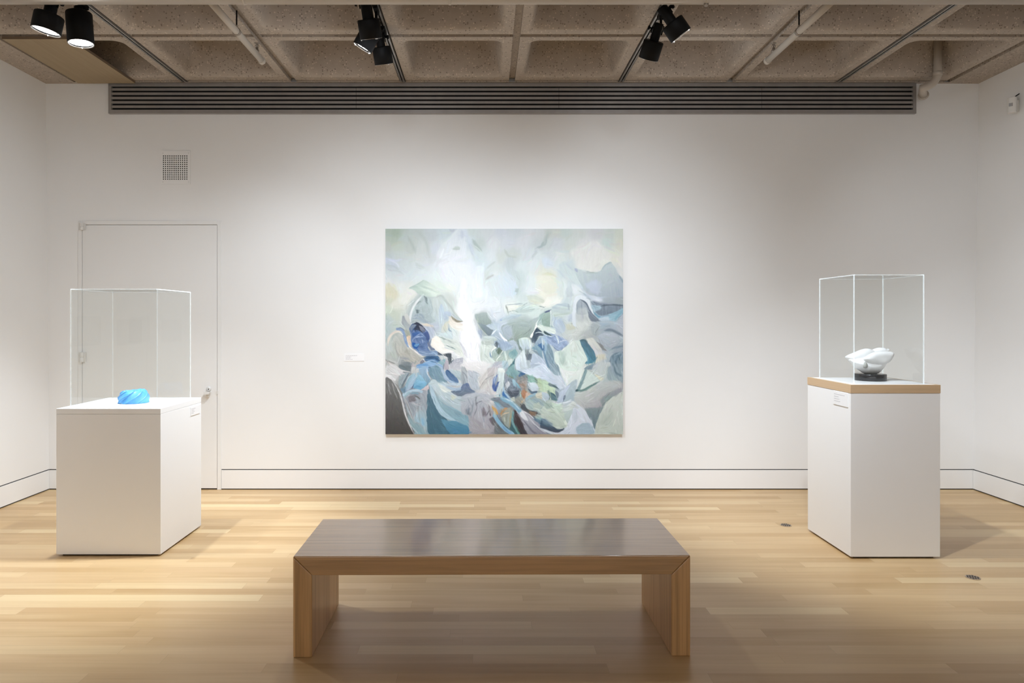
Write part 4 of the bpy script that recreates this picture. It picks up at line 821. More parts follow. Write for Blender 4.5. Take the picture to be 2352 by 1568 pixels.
# ================================================================== the painting
YP = 5.852
pxa, pxb, pya, pyb = 885.3, 1431.2, 525.3, 997.0
pX0, pX1, pZ1, pZ0 = X_at(pxa, YP), X_at(pxb, YP), Z_at(pya, YP), Z_at(pyb, YP)
pt = thing('painting', 'large unframed abstract canvas in pale blue, grey and white on the back wall', 'painting', ((pX0+pX1)/2, YP+.035, pZ0))
NX, NY = 640, 552
img = paint_canvas(NX, NY, pxa, pxb, pya, pyb)
img = np.clip(.5+(img-.5)*1.10-.004, 0, 1)
PK = .83
lin = np.where(img <= .04045, img/12.92, ((img+.055)/1.055)**2.4)*PK
me = bpy.data.meshes.new('painted_face')
gx, gz = np.meshgrid(np.linspace(pX0, pX1, NX), np.linspace(pZ1, pZ0, NY))
hgt = img.mean(axis=2); hgt = hgt - .5*(np.roll(hgt,1,0)+np.roll(hgt,1,1))
co = np.stack([gx-pt.location.x, np.full_like(gx, YP-pt.location.y), gz-pt.location.z], axis=-1).reshape(-1,3).astype(np.float32)
me.vertices.add(NX*NY); me.vertices.foreach_set('co', co.ravel())
ii = (np.arange(NY-1)[:,None]*NX + np.arange(NX-1)[None,:]).ravel()
quads = np.stack([ii, ii+NX, ii+NX+1, ii+1], axis=1).astype(np.int32)
nq = len(quads)
me.loops.add(nq*4); me.loops.foreach_set('vertex_index', quads.ravel())
me.polygons.add(nq); me.polygons.foreach_set('loop_start', np.arange(0, nq*4, 4, dtype=np.int32))
me.update(calc_edges=True); me.validate()
ca = me.color_attributes.new('paint', 'FLOAT_COLOR', 'POINT')
rgba = np.ones((NX*NY, 4), np.float32); rgba[:,:3] = lin.reshape(-1,3); ca.data.foreach_set('color', rgba.ravel())
m, nt, out = new_mat('oil_paint'); nb = NB(nt)
at = nb.n('ShaderNodeVertexColor', layer_name='paint')
cn = nb.noise(objco(nb), 260, 2)
principled(nb, out, at.outputs[0], .85, spec=.06, normal=nb.bump(cn, .12, .001))
me.materials.append(m)
pf = bpy.data.objects.new('painted_face', me); COL.objects.link(pf); pf.parent = pt
bm = bmesh.new(); add_box(bm, pX0, pX1, YP+.0006, YP+.035, pZ0, pZ1)
M['canvas'] = mat_paint('raw_canvas', (.62,.60,.56), .8, .03, .1)
obj('canvas_sides', local(bm, pt), M['canvas'], pt)
bm = bmesh.new(); add_box(bm, pX0+.05, pX1-.05, YP+.0352, YW-.0005, pZ1-.10, pZ1-.05); obj('hanging_batten', local(bm, pt), M['ply'], pt)

# ---- printed cards
def card(name, label, origin, right, normal, w, h, rows):
    """a thin card; origin = lower left corner as the reader sees it"""
    o_, r_, n_ = Vector(origin), Vector(right).normalized(), Vector(normal).normalized(); u_ = Vector((0,0,1))
    t = thing(name, label, 'label', origin, group=None)
    def slab(bm, a, b, c, d, n0, n1):
        P = [r_*x + u_*z + n_*n for n in (n0, n1) for (x, z) in ((a,c),(b,c),(b,d),(a,d))]
        v = [bm.verts.new(p) for p in P]
        for q in ((3,2,1,0),(4,5,6,7),(0,1,5,4),(1,2,6,5),(2,3,7,6),(3,0,4,7)): bm.faces.new([v[i] for i in q])
    bm = bmesh.new(); slab(bm, 0, w, 0, h, -.0003, .0042); obj('card', bm, M['card'], t)
    bm = bmesh.new(); rnd = random.Random(5)
    for k, frac in enumerate(rows):
        z = h*(.80 - k*.68/len(rows)); x = w*.07; end = w*frac
        while x < end:
            l = rnd.uniform(.006, .017); slab(bm, x, min(x+l, end), z-.0035, z, .0043, .0046); x += l+.003
    obj('printed_lines', bm, M['print'], t)
    return t
card('wall_label', 'small white caption card on the back wall, beside the painting', (X_at(791, YW), YW, Z_at(829, YW)), (1,0,0), (0,-1,0), .170, .062, (.65,.36,.33,.42))

# ================================================================== plinths
def plinth(name, label, x0, x1, y0, y1, ztop, seam):
    t = thing(name, label, 'plinth', ((x0+x1)/2, (y0+y1)/2, 0))
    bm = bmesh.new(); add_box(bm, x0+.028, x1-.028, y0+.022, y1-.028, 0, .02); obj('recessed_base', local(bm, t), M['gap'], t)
    bm = bmesh.new(); add_box(bm, x0, x1, y0, y1, .012, seam-.0009); obj('plinth_body', local(bm, t), M['plinth'], t, .0015)
    return t
A0, A1, AY0, AY1, AT = -2.671, -2.0235, 4.235, 4.838, .9163
p1 = plinth('plinth', 'low white plinth with a blue sculpture under a clear cover, in front of the door', A0, A1, AY0, AY1, AT, AT-.034)
bm = bmesh.new(); add_box(bm, A0, A1, AY0, AY1, AT-.034, AT); obj('plinth_lid', local(bm, p1), M['plinth'], p1, .0015)
B0, B1, BY0, BY1, BT = 2.2345, 2.7835, 4.191, 4.752, 1.0675
p2 = plinth('plinth', 'tall white plinth with a wood edged top, near the right wall', B0, B1, BY0, BY1, BT, BT-.051)
bm = bmesh.new()
add_box(bm, B0-.002, B1+.002, BY0-.002, BY0+.018, BT-.051, BT); add_box(bm, B0-.002, B1+.002, BY1-.018, BY1+.002, BT-.051, BT)
add_box(bm, B0-.002, B0+.018, BY0+.018, BY1-.018, BT-.051, BT); add_box(bm, B1-.018, B1+.002, BY0+.018, BY1-.018, BT-.051, BT)
obj('wood_edging', local(bm, p2), M['capwood'], p2, .001)['label'] = 'pale wood edge strips'
bm = bmesh.new(); add_box(bm, B0+.0182, B1-.0182, BY0+.0182, BY1-.0182, BT-.05, BT+.0004); obj('plinth_top', local(bm, p2), M['plinth'], p2)

card('plinth_label', 'white caption card on the lit side of the low plinth', (A1, 4.66, Z_at(955, 4.66)), (0,1,0), (1,0,0), .145, .058, (.5,.36,.42,.3)).rotation_euler = (0,0,0)
card('plinth_label', 'white caption card just below the wood edge of the tall plinth', (B0, 4.395, .8985+.028), (0,-1,0), (-1,0,0), .175, .085, (.8,.4,.45,.5))

# ---- clear covers: five sheets each, edges polished
def vitrine(label, x0, x1, y0, y1, z0, z1, em, et, th=.005):
    t = thing('acrylic_cover', label, 'display case', ((x0+x1)/2, (y0+y1)/2, z0), group='clear acrylic covers on the plinths')
    def sheet(nm, *b):
        bm = bmesh.new(); add_box(bm, *b); return obj(nm, local(bm, t), M['acrylic'], t)
    sheet('front_panel', x0+th, x1-th, y0, y0+th, z0, z1-th); sheet('back_panel', x0+th, x1-th, y1-th, y1, z0, z1-th)
    sheet('side_panel', x0, x0+th, y0+th, y1-th, z0, z1-th); sheet('side_panel', x1-th, x1, y0+th, y1-th, z0, z1-th)
    sheet('top_panel', x0+th, x1-th, y0+th, y1-th, z1-th, z1)
    e = th
    for (xa, ya), mt in zip(((x0,y0),(x1-e,y0),(x0,y1-e),(x1-e,y1-e)), em):
        bm = bmesh.new(); add_box(bm, xa, xa+e, ya, ya+e, z0, z1); obj('corner_edge', local(bm, t), M[mt], t)
    bm = bmesh.new()
    add_box(bm, x0+e, x1-e, y0, y0+e, z1-e, z1); add_box(bm, x0+e, x1-e, y1-e, y1, z1-e, z1); add_box(bm, x0, x0+e, y0+e, y1-e, z1-e, z1); add_box(bm, x1-e, x1, y0+e, y1-e, z1-e, z1)
    obj('top_edge', local(bm, t), M[et], t)
    return t
vitrine('clear box cover on the low plinth, over the blue sculpture', -2.631, -2.0805, 4.312, 4.80, AT+.0003, 1.6625, ('edgetop','edgeclear','edgeclear','edgetop'), 'edgetop')
vitrine('clear box cover on the tall wood edged plinth, over the white sculpture', 2.2895, 2.729, 4.258, 4.70, BT+.0008, 1.749, ('edge','edge','edge','edge'), 'edgetop')

# ================================================================== blue glossy twisted sculpture
m, nt, out = new_mat('blue_glaze'); nb = NB(nt); cc = objco(nb)
n1 = nb.noise(cc, 18, 3)
c = nb.ramp(n1, [(.3, hexc('4a9fe2')), (.7, hexc('79c0f4'))])
pb = principled(nb, out, c, .35, spec=.5)
pb.inputs['Subsurface Weight'].default_value = .25; pb.inputs['Subsurface Radius'].default_value = (.01,.02,.03)
M['blue'] = m
bs = thing('blue_sculpture', 'blue twisted ribbed sculpture, bun shaped, on the low white plinth', 'sculpture', (-2.345, 4.535, AT+.0006))
bm = bmesh.new(); NT, NZ = 220, 40; HB = .0835; RB = .0935
rings = []
for j in range(NZ+1):
    t = j/NZ
    # profile: straight low skirt, shoulder, dished top
    if t < .75:
        s = t/.75; z = HB*.98*(1-(1-s)**1.25); r = RB*(1.0 - .03*s - .34*s**3.0)
    else:
        s = (t-.75)/.25; z = HB*(.98+.03*math.sin(s*math.pi*.5) - .16*s*s); r = RB*.63*(1-s)+.0005
    ring = []
    for i in range(NT):
        a = 2*math.pi*i/NT
        ph = (8*(a/(2*math.pi)) - 1.9*z/HB + .15) % 1.0
        saw = ph**1.6
        ridge = math.exp(-((ph-0.97)/.035)**2) + math.exp(-((ph+.03)/.035)**2)
        k = min(1, t*6)*(1 if t < .75 else (1-s))
        rr = r*(1 + .055*(saw-.5) + .05*ridge) if t > 0 else r*(1+.055*(saw-.5))
        zz = z*(1 + .045*math.cos(a-.35)*min(1,t*2)) + .004*ridge*k
        ring.append(bm.verts.new((rr*math.cos(a), rr*math.sin(a)*.95, max(0, zz))))
    rings.append(ring)
for a, b in zip(rings, rings[1:]):
    for i in range(NT):
        f = bm.faces.new((a[i], a[(i+1)%NT], b[(i+1)%NT], b[i])); f.smooth = True
bm.faces.new(rings[0][::-1]); bm.faces.new(rings[-1])
obj('ribbed_form', bm, M['blue'], bs)

# ================================================================== white alabaster sculpture on a black disc
m, nt, out = new_mat('alabaster'); nb = NB(nt); cc = objco(nb)
n1 = nb.noise(cc, 9, 4, .6)
c = nb.ramp(n1, [(.3, (.74,.74,.73,1)), (.6, (.86,.86,.86,1))])
pa = principled(nb, out, c, .4, spec=.45); pa.inputs['Subsurface Weight'].default_value = .12; pa.inputs['Subsurface Radius'].default_value = (.012,.012,.011)
M['alab'] = m
ws = thing('white_sculpture', 'white folded stone sculpture with two pointed lobes, on a round black base', 'sculpture', (2.527, 4.50, BT+.0009))
bm = bmesh.new(); add_lathe(bm, (0,0,0), (0,0,1), [(0,.088),(0,.0945),(.002,.0965),(.041,.0965),(.043,.0945),(.043,.05)], 64)
obj('disc_base', bm, M['stoneblack'], ws, 0)['label'] = 'round black stone base'
bm = bmesh.new()
def inflate(outline, y_mid, T, R, step=.0022, dent=None):
    """closed solid whose face-on outline is given in photo pixels at the sculpture's distance; T half thickness, R rim radius"""
    P = np.array([((px-1998)/F*4.5, (872-py)/F*4.5) for px, py in outline]); m = len(P)
    Q = []
    for i in range(m):
        p0, p1, p2, p3 = P[(i-1)%m], P[i], P[(i+1)%m], P[(i+2)%m]
        for k in range(5):
            t = k/5; Q.append(.5*((2*p1)+(-p0+p2)*t+(2*p0-5*p1+4*p2-p3)*t*t+(-p0+3*p1-3*p2+p3)*t**3))
    P = np.array(Q); m = len(P)
    xs = np.arange(P[:,0].min()-step, P[:,0].max()+2*step, step); zs = np.arange(P[:,1].min()-step, P[:,1].max()+2*step, step)
    X, Z = np.meshgrid(xs, zs, indexing='ij'); d = np.full(X.shape, 9.0); ins = np.zeros(X.shape, bool)
    for i in range(m):
        a, b = P[i-1], P[i]; ab = b-a; t = np.clip(((X-a[0])*ab[0]+(Z-a[1])*ab[1])/max(1e-12, ab@ab), 0, 1)
        d = np.minimum(d, np.hypot(X-a[0]-t*ab[0], Z-a[1]-t*ab[1]))
        if a[1] != b[1]: ins ^= ((b[1] > Z) != (a[1] > Z)) & (X < (a[0]-b[0])*(Z-b[1])/(a[1]-b[1])+b[0])
    q = np.clip(d/R, 0, 1); h = T*np.sqrt(1-(1-q)**2)
    V = {}
    def vert(i, j, s):
        k = (i, j, s)
        if k not in V: V[k] = bm.verts.new((X[i,j], y_mid + s*(h[i,j] if ins[i,j] else 0) + s*.0004, Z[i,j]))
        return V[k]
    edges = {}
    for i in range(len(xs)-1):
        for j in range(len(zs)-1):
            if ins[i,j] and ins[i+1,j] and ins[i,j+1] and ins[i+1,j+1]:
                c4 = ((i,j),(i+1,j),(i+1,j+1),(i,j+1))
                bm.faces.new([vert(a,b,-1) for a,b in c4]); bm.faces.new([vert(a,b,1) for a,b in c4[::-1]])
                for u, v in zip(c4, c4[1:]+c4[:1]):
                    edges[(u,v)] = 1
    for (u, v) in edges:
        if (v, u) not in edges: bm.faces.new((vert(*u,-1), vert(*v,-1), vert(*v,1), vert(*u,1)))
# lower bowl, left wing, the two back lobes and the front lip
inflate([(1950,823),(1956,826),(1975,822),(2000,822),(2025,818),(2038,818),(2036,829),(2031,840),(2022,851),(2014,857),(2000,858.5),(1986,857),(1976,851),(1964,843),(1955,833)], .005, .066, .085)
inflate([(1947,819),(1955,813.5),(1966,809),(1978,804),(1990,800),(1999,799.5),(2006,801.5),(2012,806),(2010,820),(1990,830),(1970,832),(1956,830),(1950,824)], .030, .034, .03)
inflate([(2006,806),(2014,800.5),(2024,797.5),(2035,797.3),(2041,800),(2048,800.3),(2045.5,808),(2041,820),(2030,826),(2012,820)], .034, .032, .028)
inflate([(1975,822),(1984,815),(1997,807.5),(2012,805),(2028,804.5),(2040,806),(2044,812),(2040,822),(2033,830),(2018,835),(2000,833),(1984,829)], -.037, .031, .030)
fo = obj('folded_form', bm, M['alab'], ws)
r = fo.modifiers.new('remesh', 'REMESH'); r.mode = 'VOXEL'; r.voxel_size = .0026; r.use_smooth_shade = True
s_ = fo.modifiers.new('smooth', 'SMOOTH'); s_.factor = .6; s_.iterations = 9
for v in fo.data.polygons: v.use_smooth = True
M['alabdark'] = mat_paint('alabaster_hollow', (.40,.40,.37), .5, .1, .02)  # the hollow's darkness is put into this colour
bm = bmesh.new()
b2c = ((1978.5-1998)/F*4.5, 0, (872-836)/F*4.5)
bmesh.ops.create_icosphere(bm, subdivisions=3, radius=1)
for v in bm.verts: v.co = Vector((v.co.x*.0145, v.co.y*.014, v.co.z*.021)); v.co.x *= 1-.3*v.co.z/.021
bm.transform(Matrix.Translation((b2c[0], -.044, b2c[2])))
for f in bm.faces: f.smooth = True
obj('dark_hollow', bm, M['alabdark'], ws)['label'] = 'hollow in the white stone, its darkness put in as grey'

# ================================================================== waterfall bench
bn = thing('bench', 'brown oak waterfall bench with mitred corners, in the middle of the floor', 'bench', (.0213, 3.254, 0), math.radians(.45))
BW, BD, BH, BTk = 1.7318, .560, .4390, .0825
hw, hd = BW/2, BD/2
e = .0004
bm = bmesh.new(); add_prism(bm, [(-hw+e, BH), (hw-e, BH), (hw-BTk-e, BH-BTk), (-hw+BTk+e, BH-BTk)], 'y', -hd, hd); obj('seat', bm, M['bench_long'], bn, .004, 3)
for s in (-1, 1):
    bm = bmesh.new()
    add_prism(bm, [(s*hw, BH-e*2), (s*hw, .0), (s*(hw-BTk), .0), (s*(hw-BTk), BH-BTk-e*2)], 'y', -hd, hd); obj('leg', bm, M['bench_leg'], bn, .004, 3)

# ================================================================== brass-coloured floor plates
def floor_plate(px, py, label):
    Y = F*CAM_Z/(py-CY); X = X_at(px, Y)
    t = thing('floor_plate', label, 'floor plate', (X, Y, 0), group='perforated floor plates')
    bm = bmesh.new(); add_lathe(bm, (0,0,.0003), (0,0,1), [(0,.038),(.0018,.038),(.0025,.0365),(.0025,.001)], 40); obj('plate', bm, M['metalgrey'], t)
    bm = bmesh.new()
    for i in range(-3, 4):
        for j in range(-3, 4):
            hx, hy = (i+.5*j)*.0142, j*.0123
            if hx*hx+hy*hy < .0335**2: add_lathe(bm, (hx, hy, .0026), (0,0,1), [(0,.0062),(.0003,.0062)], 12)
    obj('perforation', bm, M['hole'], t)
floor_plate(1805, 1206, 'small round perforated metal plate in the floor left of the tall plinth')
floor_plate(2234.5, 1326, 'small round perforated metal plate in the floor, nearest the camera, before the right wall')

# ================================================================== pipes
PZ = 1.895 + CAM_Z
bm = bmesh.new(); YM, ZM, RM = 3.93, CAM_Z+1.862, .047
pm = thing('sprinkler_main_pipe', 'thick beige pipe crossing the ceiling from wall to wall, cut by the picture top', 'pipe', (.2, YM, ZM))
xml, xmr = XLb+kL*ZM+.004, XRb+kR*ZM-.004
add_tube(bm, [(xml, YM, ZM), (xmr, YM, ZM)], RM, 28); obj('pipe_run', local(bm, pm), M['pipe'], pm)
for x in (X_at(1033, YM), X_at(1622, YM), X_at(560, YM)):
    bm = bmesh.new(); add_lathe(bm, (x-.008, YM, ZM), (1,0,0), [(0,RM+.0005),(.001,RM+.0035),(.015,RM+.0035),(.016,RM+.0005)], 28); obj('coupling', local(bm, pm), M['pipe'], pm)
bm = bmesh.new(); x = X_at(1622, YM); add_lathe(bm, (x, YM, ZM-RM+.003), (0,0,-1), [(0,.014),(.012,.014),(.016,.009)], 16); obj('drain_plug', local(bm, pm), M['brass'], pm)

def branch(px_end, py_end, label, rod_px, rod_py0, rod_py1, up_px):
    Y1 = F*(PZ-CAM_Z)/(CY-py_end); X1 = X_at(px_end, Y1); r = .0225
    t = thing('sprinkler_pipe', label, 'pipe', (X1, Y1, PZ), group='sprinkler branch pipes')
    bm = bmesh.new()
    add_tube(bm, [(X1, YM+RM+.001, PZ), (X1, Y1-.02, PZ)], r, 24)
    add_lathe(bm, (X1, Y1-.035, PZ), (0,1,0), [(0,r),(.001,r+.004),(.03,r+.004),(.038,r-.004),(.042,.004)], 24)
    add_lathe(bm, (X1, YM+RM-.02, PZ), (0,1,0), [(.022,r+.012),(.045,r+.010),(.06,r)], 24)
    obj('pipe_run', local(bm, t), M['pipe'], t)
    # upright head
    Yh = Y1-.12; bm = bmesh.new()
    add_lathe(bm, (X1, Yh, PZ+r-.006), (0,0,1), [(0,.015),(.02,.015),(.022,.010),(.035,.009),(.036,.004),(.065,.004),(.066,.017),(.069,.019),(.070,.003)], 18)
    add_tube(bm, [(X1-.008, Yh, PZ+r+.028), (X1-.014, Yh, PZ+r+.043), (X1, Yh, PZ+r+.058)], .0025, 8); add_tube(bm, [(X1+.008, Yh, PZ+r+.028), (X1+.014, Yh, PZ+r+.043), (X1, Yh, PZ+r+.058)], .0025, 8)
    obj('sprinkler_head', local(bm, t), M['brass'], t)
    # hanger rod and ring
    Yr = Y1-.52; bm = bmesh.new()
    add_tube(bm, [(X1, Yr, PZ+r+.012), (X1, Yr, H+.05 if False else H-.0005)], .0048, 10)
    obj('hanger_rod', local(bm, t), M['blackrough'], t)
    bm = bmesh.new(); add_lathe(bm, (X1, Yr-.009, PZ), (0,1,0), [(0,r+.0005),(0,r+.004),(.018,r+.004),(.018,r+.0005)], 24, caps=False)
    add_lathe(bm, (X1, Yr, PZ+r+.002), (0,0,1), [(0,.009),(.012,.009),(.018,.006)], 12); obj('hanger_ring', local(bm, t), M['brass'], t)
branch(603, 141, 'thin beige sprinkler branch pipe left of the middle lamp cluster', 553, 28, 72, 590)
branch(1761, 141, 'thin beige sprinkler branch pipe right of the two lamp heads on the right track', 1817, 35, 80, 1775)

# drain pipe dropping beside the right end of the grille
yV = 5.66
xV, rV = X_at(2154, yV), .031
dp = thing('drain_pipe', 'beige pipe dropping from the ceiling and bending to the right end of the long grille', 'pipe', (xV, yV, H))
zb = Z_at(180, yV); xe, ze = gx1+.006, Z_at(218, 5.80)
bm = bmesh.new()
P = [(xV, yV, H+.33), (xV, yV, zb+.03)]
for k in range(1, 7):
    a = k/6; P.append((xV - .11*a**1.7, yV+.03*a, zb+.03-.10*math.sin(a*math.pi/2.2)))
last = Vector(P[-1]); end = Vector((xe+.012, 5.80, ze)); P += [tuple(last.lerp(end, .5)), tuple(end)]
add_tube(bm, P, rV, 24); obj('pipe_run', local(bm, dp), M['pipe'], dp)
bm = bmesh.new(); add_lathe(bm, (xV, yV, zb+.055), (0,0,-1), [(0,rV+.0005),(.002,rV+.004),(.03,rV+.004),(.032,rV+.0005)], 24); obj('coupling', local(bm, dp), M['pipe'], dp)
bm = bmesh.new(); d = (end-last).normalized(); add_lathe(bm, end-d*.004, d, [(0,rV+.001),(.001,rV+.010),(.012,rV+.010),(.013,rV)], 24); obj('flange', local(bm, dp), M['pipe'], dp)

# plywood sheet closing the left bay
bm = bmesh.new(); add_box(bm, xk[0]+.030, -3.003, yk[1]+.012, yk[0]-.004, H-.020, H+.0004)
ply = obj('plywood_panel', bm, [M['ply'], M['plyedge']])
for p in ply.data.polygons:
    if abs(p.normal.z) < .5: p.material_index = 1
tag(ply, 'tan plywood sheet screwed under the concrete ceiling in the left corner', 'panel')

# ================================================================== lighting tracks and lamps
def track(k, label):
    x = xk[k]; t = thing('light_track', label, 'light track', (x, 2.5, H), group='lighting tracks in the ceiling grooves')
    y0, y1 = -3.2, yk[0]-.006
    bm = bmesh.new()
    for s in (-1, 1):
        xo = x+s*.0175; add_box(bm, min(xo, xo-s*.0055), max(xo, xo-s*.0055), y0, y1, H-.012, H+GD-.001)
        xi = x+s*.0115; add_box(bm, min(xi, xi-s*.006), max(xi, xi-s*.006), y0, y1, H-.010, H-.007)
    obj('channel', local(bm, t), M['steel'], t)
    bm = bmesh.new(); add_box(bm, x-.0115, x+.0115, y0, y1, H+.006, H+GD-.001); obj('conductor_slot', local(bm, t), M['trackslot'], t)
    return t
track(1, 'aluminium lighting track at the left end, between plywood sheet and branch pipe')
track(3, 'aluminium lighting track carrying the middle cluster of three lamps')
track(5, 'aluminium lighting track carrying the two lamps right of the painting')
track(7, 'aluminium lighting track nearest the right wall, without lamps')

def lamp(label, tx, ty, back, axis, hl, hr, nl, nr, lit=True, strength='lens', watts=0, spread=60, blend=.6, col=(1,.96,.91), soft=.05, knob=1, aim=None):
    """back: centre of the head's back face; axis: where it points; neck sits behind the head"""
    axis = Vector(axis).normalized(); back = Vector(back)
    t = thing('track_spotlight', label, 'spotlight', (tx, ty, H), group=None)
    neck0 = back - axis*nl
    # adapter on the track
    bm = bmesh.new(); add_box(bm, tx-.014, tx+.014, ty-.055, ty+.055, H-.040, H-.0125); obj('track_adapter', local(bm, t), M['blackrough'], t, .003)
    # stem + yoke to the neck
    pv = neck0 + axis*nl*.35
    bm = bmesh.new()
    top = Vector((tx, ty, H-.040)); mid = Vector((tx, ty, max(pv.z+.02, H-.09)))
    side = axis.cross(Vector((0,1,0)));
    if side.length < .2: side = Vector((1,0,0))
    side.normalize()
    add_tube(bm, [top, mid, mid.lerp(pv, .5), pv], .0085, 12)
    for s in (-1, 1):
        q = pv + side*s*(nr+.005)
        add_tube(bm, [mid.lerp(pv,.1), (mid + side*s*nr*.8).lerp(q, .3), q, q + axis*.028], .0042, 10)
    obj('stem', local(bm, t), M['blackrough'], t)
    bm = bmesh.new(); add_lathe(bm, neck0, axis, [(0,nr*.55),(.0,nr*.92),(.006,nr),(nl,nr),(nl+.004,nr*.97)], 28); obj('neck', local(bm, t), M['black'], t)
    bm = bmesh.new()
    q = pv + side*knob*(nr+.008); add_lathe(bm, q, side*knob, [(0,.005),(.012,.005),(.013,.013),(.024,.013),(.026,.009)], 16); obj('knob', local(bm, t), M['blackrough'], t)
    bm = bmesh.new()
    add_lathe(bm, back, axis, [(0,nr*.9),(0,hr-.006),(.002,hr-.002),(.006,hr),(hl,hr),(hl,hr-.004),(hl-.016,hr-.006)], 44, caps=False)
    obj('head', local(bm, t), M['black'], t)
    bm = bmesh.new(); add_lathe(bm, back+axis*(hl-.014), axis, [(0,.001),(.0,hr-.0065),(.002,hr-.0065),(.004,hr*.5),(.005,.001)], 36, caps=False); obj('lens', local(bm, t), M[strength], t)
    # retaining ring and spring clips at the mouth
    bm = bmesh.new(); fc = back + axis*(hl+.0005); _, u, w = frame_for(axis)
    add_lathe(bm, back+axis*(hl-.003), axis, [(0,hr-.0045),(.0045,hr-.001),(.0045,hr-.0055),(.0,hr-.0065)], 40, caps=False)
    for a in (.6, 2.7, 4.8):
        dd = u*math.cos(a)+w*math.sin(a); add_lathe(bm, fc+dd*(hr-.007)-axis*.002, axis, [(0,.004),(.006,.004),(.008,.002)], 8)
    obj('retaining_ring', local(bm, t), M['chrome'], t)
    if watts:
        ld = bpy.data.lights.new('bulb', 'SPOT'); ld.energy = watts; ld.color = col; ld.spot_size = math.radians(spread); ld.spot_blend = blend; ld.shadow_soft_size = soft
        lo = bpy.data.objects.new('bulb', ld); COL.objects.link(lo)
        d = Vector(aim) - (back+axis*hl) if aim is not None else axis
        lo.location = back + axis*(hl+.012); lo.rotation_euler = d.to_track_quat('-Z', 'Y').to_euler()
        lo.parent = t; lo.matrix_parent_inverse = Matrix.Translation(t.location).inverted()
    return t
def PT(px, py, Y): return (X_at(px, Y), Y, Z_at(py, Y))
exec_lamps = True
W_PAINT, W_PL, W_PR = 5, 315, 140
LC = (.905, .98, 1.065)
XT = {k: xk[k] for k in (1,3,5,7)}
# left pair
lamp('short drum shaped lamp at the far left, lens glowing, tilted to the left', XT[1], 4.06, PT(113.5, 34, 4.06), (-.2,-.02,-1), .102, .0795, .12, .034, watts=24, spread=104, blend=.9, col=LC, aim=(-2.75,4.0,0), soft=.035)
lamp('long black cylinder lamp at the left, lens glowing, right of the short drum lamp', XT[1], 4.357, PT(181, 30, 4.357), (.07,0,-1), .196, .0765, .04, .026, watts=24, spread=104, blend=.9, col=LC, aim=(-2.35,4.2,0), soft=.035)
# middle cluster
lamp('middle cluster lamp, nearest, facing the wall with its back to us', XT[3], 4.15, PT(846, 44, 4.2), (.10,.40,-.91), .112, .069, .14, .035, strength='lensdim', watts=W_PAINT, spread=92, blend=1, col=LC, aim=(-.3,5.88,.45), knob=-1)
lamp('middle cluster lamp with a bright lens, aimed down to the left', XT[3], 4.43, (-.756, 4.442, 3.334), (-.50,.10,-.86), .112, .066, .09, .033, watts=W_PL, spread=66, blend=.8, col=LC, aim=(-2.25,4.5,.65))
lamp('middle cluster lamp, lowest, turned to the wall beside the track', XT[3], 4.76, PT(875.5, 107, 4.77), (.12,.40,-.9), .115, .0655, .085, .030, strength='lensdim', watts=W_PAINT, spread=92, blend=1, col=LC, aim=(0,5.88,.7))
# right pair
lamp('lamp on the right track with a bright lens, aimed down to the right', XT[5], 4.2, PT(1543, 51, 4.12), (.60,.10,-.79), .098, .068, .11, .032, watts=W_PR, spread=66, blend=.8, col=LC, aim=(2.45,4.45,.8))
lamp('lamp on the right track hanging lowest, turned to the wall', XT[5], 4.5, PT(1502, 94, 4.5), (-.2,.52,-.83), .114, .066, .11, .030, strength='lensdim', watts=19, spread=92, blend=1, col=LC, aim=(.5,5.88,.8), knob=-1)

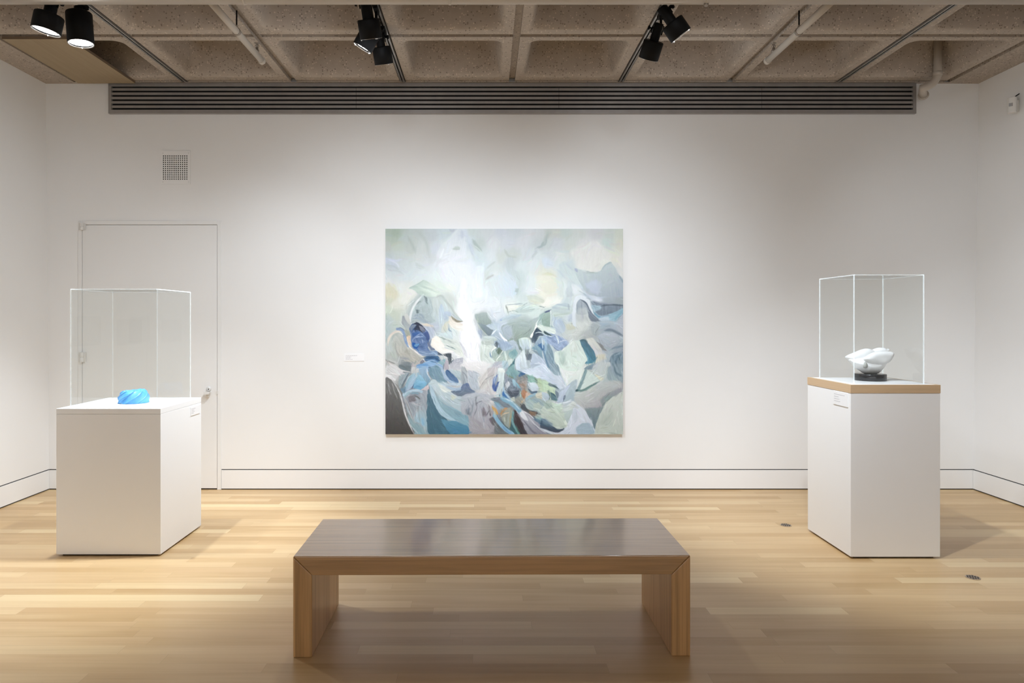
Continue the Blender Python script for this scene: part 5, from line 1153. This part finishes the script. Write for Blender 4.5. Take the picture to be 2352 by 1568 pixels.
# unseen spots added to balance the room light, plus spill of the lamps above
def spot(x, y, aim, w, spread=80, blend=1.0, col=LC, soft=.06, z=H-.26):
    ld = bpy.data.lights.new('bulb', 'SPOT'); ld.energy = w; ld.color = col; ld.spot_size = math.radians(spread); ld.spot_blend = blend; ld.shadow_soft_size = soft
    o = bpy.data.objects.new('extra_spot', ld); COL.objects.link(o); o.location = (x, y, z)
    o.rotation_euler = (Vector(aim)-o.location).to_track_quat('-Z','Y').to_euler(); return o
GL = [   # x, y, aim, watts, cone, blend, height, source radius
 (-.70, 4.24, (-1.0,5.0,.2), 39, 172, .9, 3.13, .06),
 (-.70, 4.24, (-1.8,5.88,1.9), 6.7, 170, .6, 3.13, .06),  # second spill, added to lift the upper wall
 (XT[5]-.02, 4.60, (1.4,5.0,.2), 6, 172, .9, 3.16, .06),
 (XT[5]-.02, 4.60, (2.5,5.88,1.9), 7.2, 170, .6, 3.16, .06),  # likewise added for the upper wall
 (XT[5], 3.10, (2.6,4.6,.6), 201, 62, .8, 3.24, .035),  # lamp out of frame, read from the tall plinth's shadow
 (XT[1], 2.60, (-3.78,3.6,1.1), 47, 90, 1.0, 3.24, .06),  # added to brighten the left wall
 (XT[1], -2.6, (XT[1]*.9,YF,1.2), 419, 110, 1.0, 3.24, .06),  # row of four added as fill, bounced off the unseen front wall
 (XT[3], -2.6, (XT[3]*.9,YF,1.2), 364, 110, 1.0, 3.24, .06),
 (XT[5], -2.6, (XT[5]*.9,YF,1.2), 293, 110, 1.0, 3.24, .06),
 (XT[7], -2.6, (XT[7]*.9,YF,1.2), 560, 110, 1.0, 3.24, .06),
 (XT[3], 2.95, (0,5.88,.2), 158, 60, 1.0, 3.24, .06),  # added to wash the painting wall
 (XT[1], 4.36, (-2.35,4.2,0), 239, 70, .9, 3.20, .035),  # more of the long left lamp's own light
 (XT[7], 3.40, (4.2,5.0,.9), 89, 60, 1.0, 3.24, .06),  # added to brighten the right wall
 (XT[5], 3.60, (4.22,5.3,1.7), 95, 56, 1.0, 3.24, .06),  # this and the next added to lift the side walls
 (XT[3], 3.60, (-3.79,5.2,1.7), 65, 56, 1.0, 3.24, .06),
 (XT[3], 2.95, (-.95,5.88,.7), 20, 62, 1.0, 3.24, .06),  # from here on: added, power fitted for an even back wall
 (XT[5], 2.95, (1.25,5.88,.7), 65, 62, 1.0, 3.24, .06),
 (XT[3], 2.2, (-.6,5.88,.9), 163, 70, 1.0, 3.24, .06),
 (XT[5], 2.2, (.9,5.88,.9), 190, 70, 1.0, 3.24, .06),
 (XT[3], 3.60, (-2.2,5.9,1.2), 73, 56, 1.0, 3.24, .06),
]
for (x, y, a, w, sp, bl, z, so) in GL:
    if w > 0: spot(x, y, a, w, sp, bl, z=z, soft=so)

# small dark pictures on the left wall, seen only as reflections in the clear cover
def picture(y0, y1, z0, z1, label):
    x = XLb + kL*(z0+z1)/2
    t = thing('framed_picture', label, 'picture', (x, (y0+y1)/2, z0), group='small dark pictures on the left wall')
    bm = bmesh.new(); add_box(bm, x+.003, x+.03, y0, y1, z0, z1); obj('picture_frame', local(bm, t), M['frame_dark'], t, .002)
    bm = bmesh.new(); add_box(bm, x+.0302, x+.031, y0+.03, y1-.03, z0+.03, z1-.03); obj('picture_print', local(bm, t), M['print_dark'], t)
picture(1.97, 2.37, 1.22, 1.50, 'small dark picture on the left wall, nearer the low plinth')
picture(1.18, 1.64, 1.20, 1.47, 'small dark picture on the left wall, further from the low plinth')

# ================================================================== camera and view
cd = bpy.data.cameras.new('camera'); cam = bpy.data.objects.new('camera', cd); COL.objects.link(cam)
cam.location = (0, 0, CAM_Z); cam.rotation_euler = (math.radians(90), 0, 0)
cd.sensor_width = 36; cd.lens = F/2352*36; cd.shift_x = (1176-CX)/2352; cd.shift_y = (CY-784)/2352; cd.clip_start = .05
scn.camera = cam
wd = bpy.data.worlds.new('world'); scn.world = wd; wd.use_nodes = True
wd.node_tree.nodes['Background'].inputs[0].default_value = (0,0,0,1)
vs = scn.view_settings
scn.display_settings.display_device = 'sRGB'
vs.view_transform = 'Standard'; vs.look = 'None'; vs.gamma = 1; vs.use_curve_mapping = False; vs.exposure = 0.06
scn.cycles.use_denoising = True
scn.cycles.max_bounces = 12; scn.cycles.diffuse_bounces = 6; scn.cycles.glossy_bounces = 4; scn.cycles.transmission_bounces = 8; scn.cycles.transparent_max_bounces = 24
scn.cycles.caustics_reflective = False; scn.cycles.caustics_refractive = False
scn.cycles.sample_clamp_indirect = 6.0
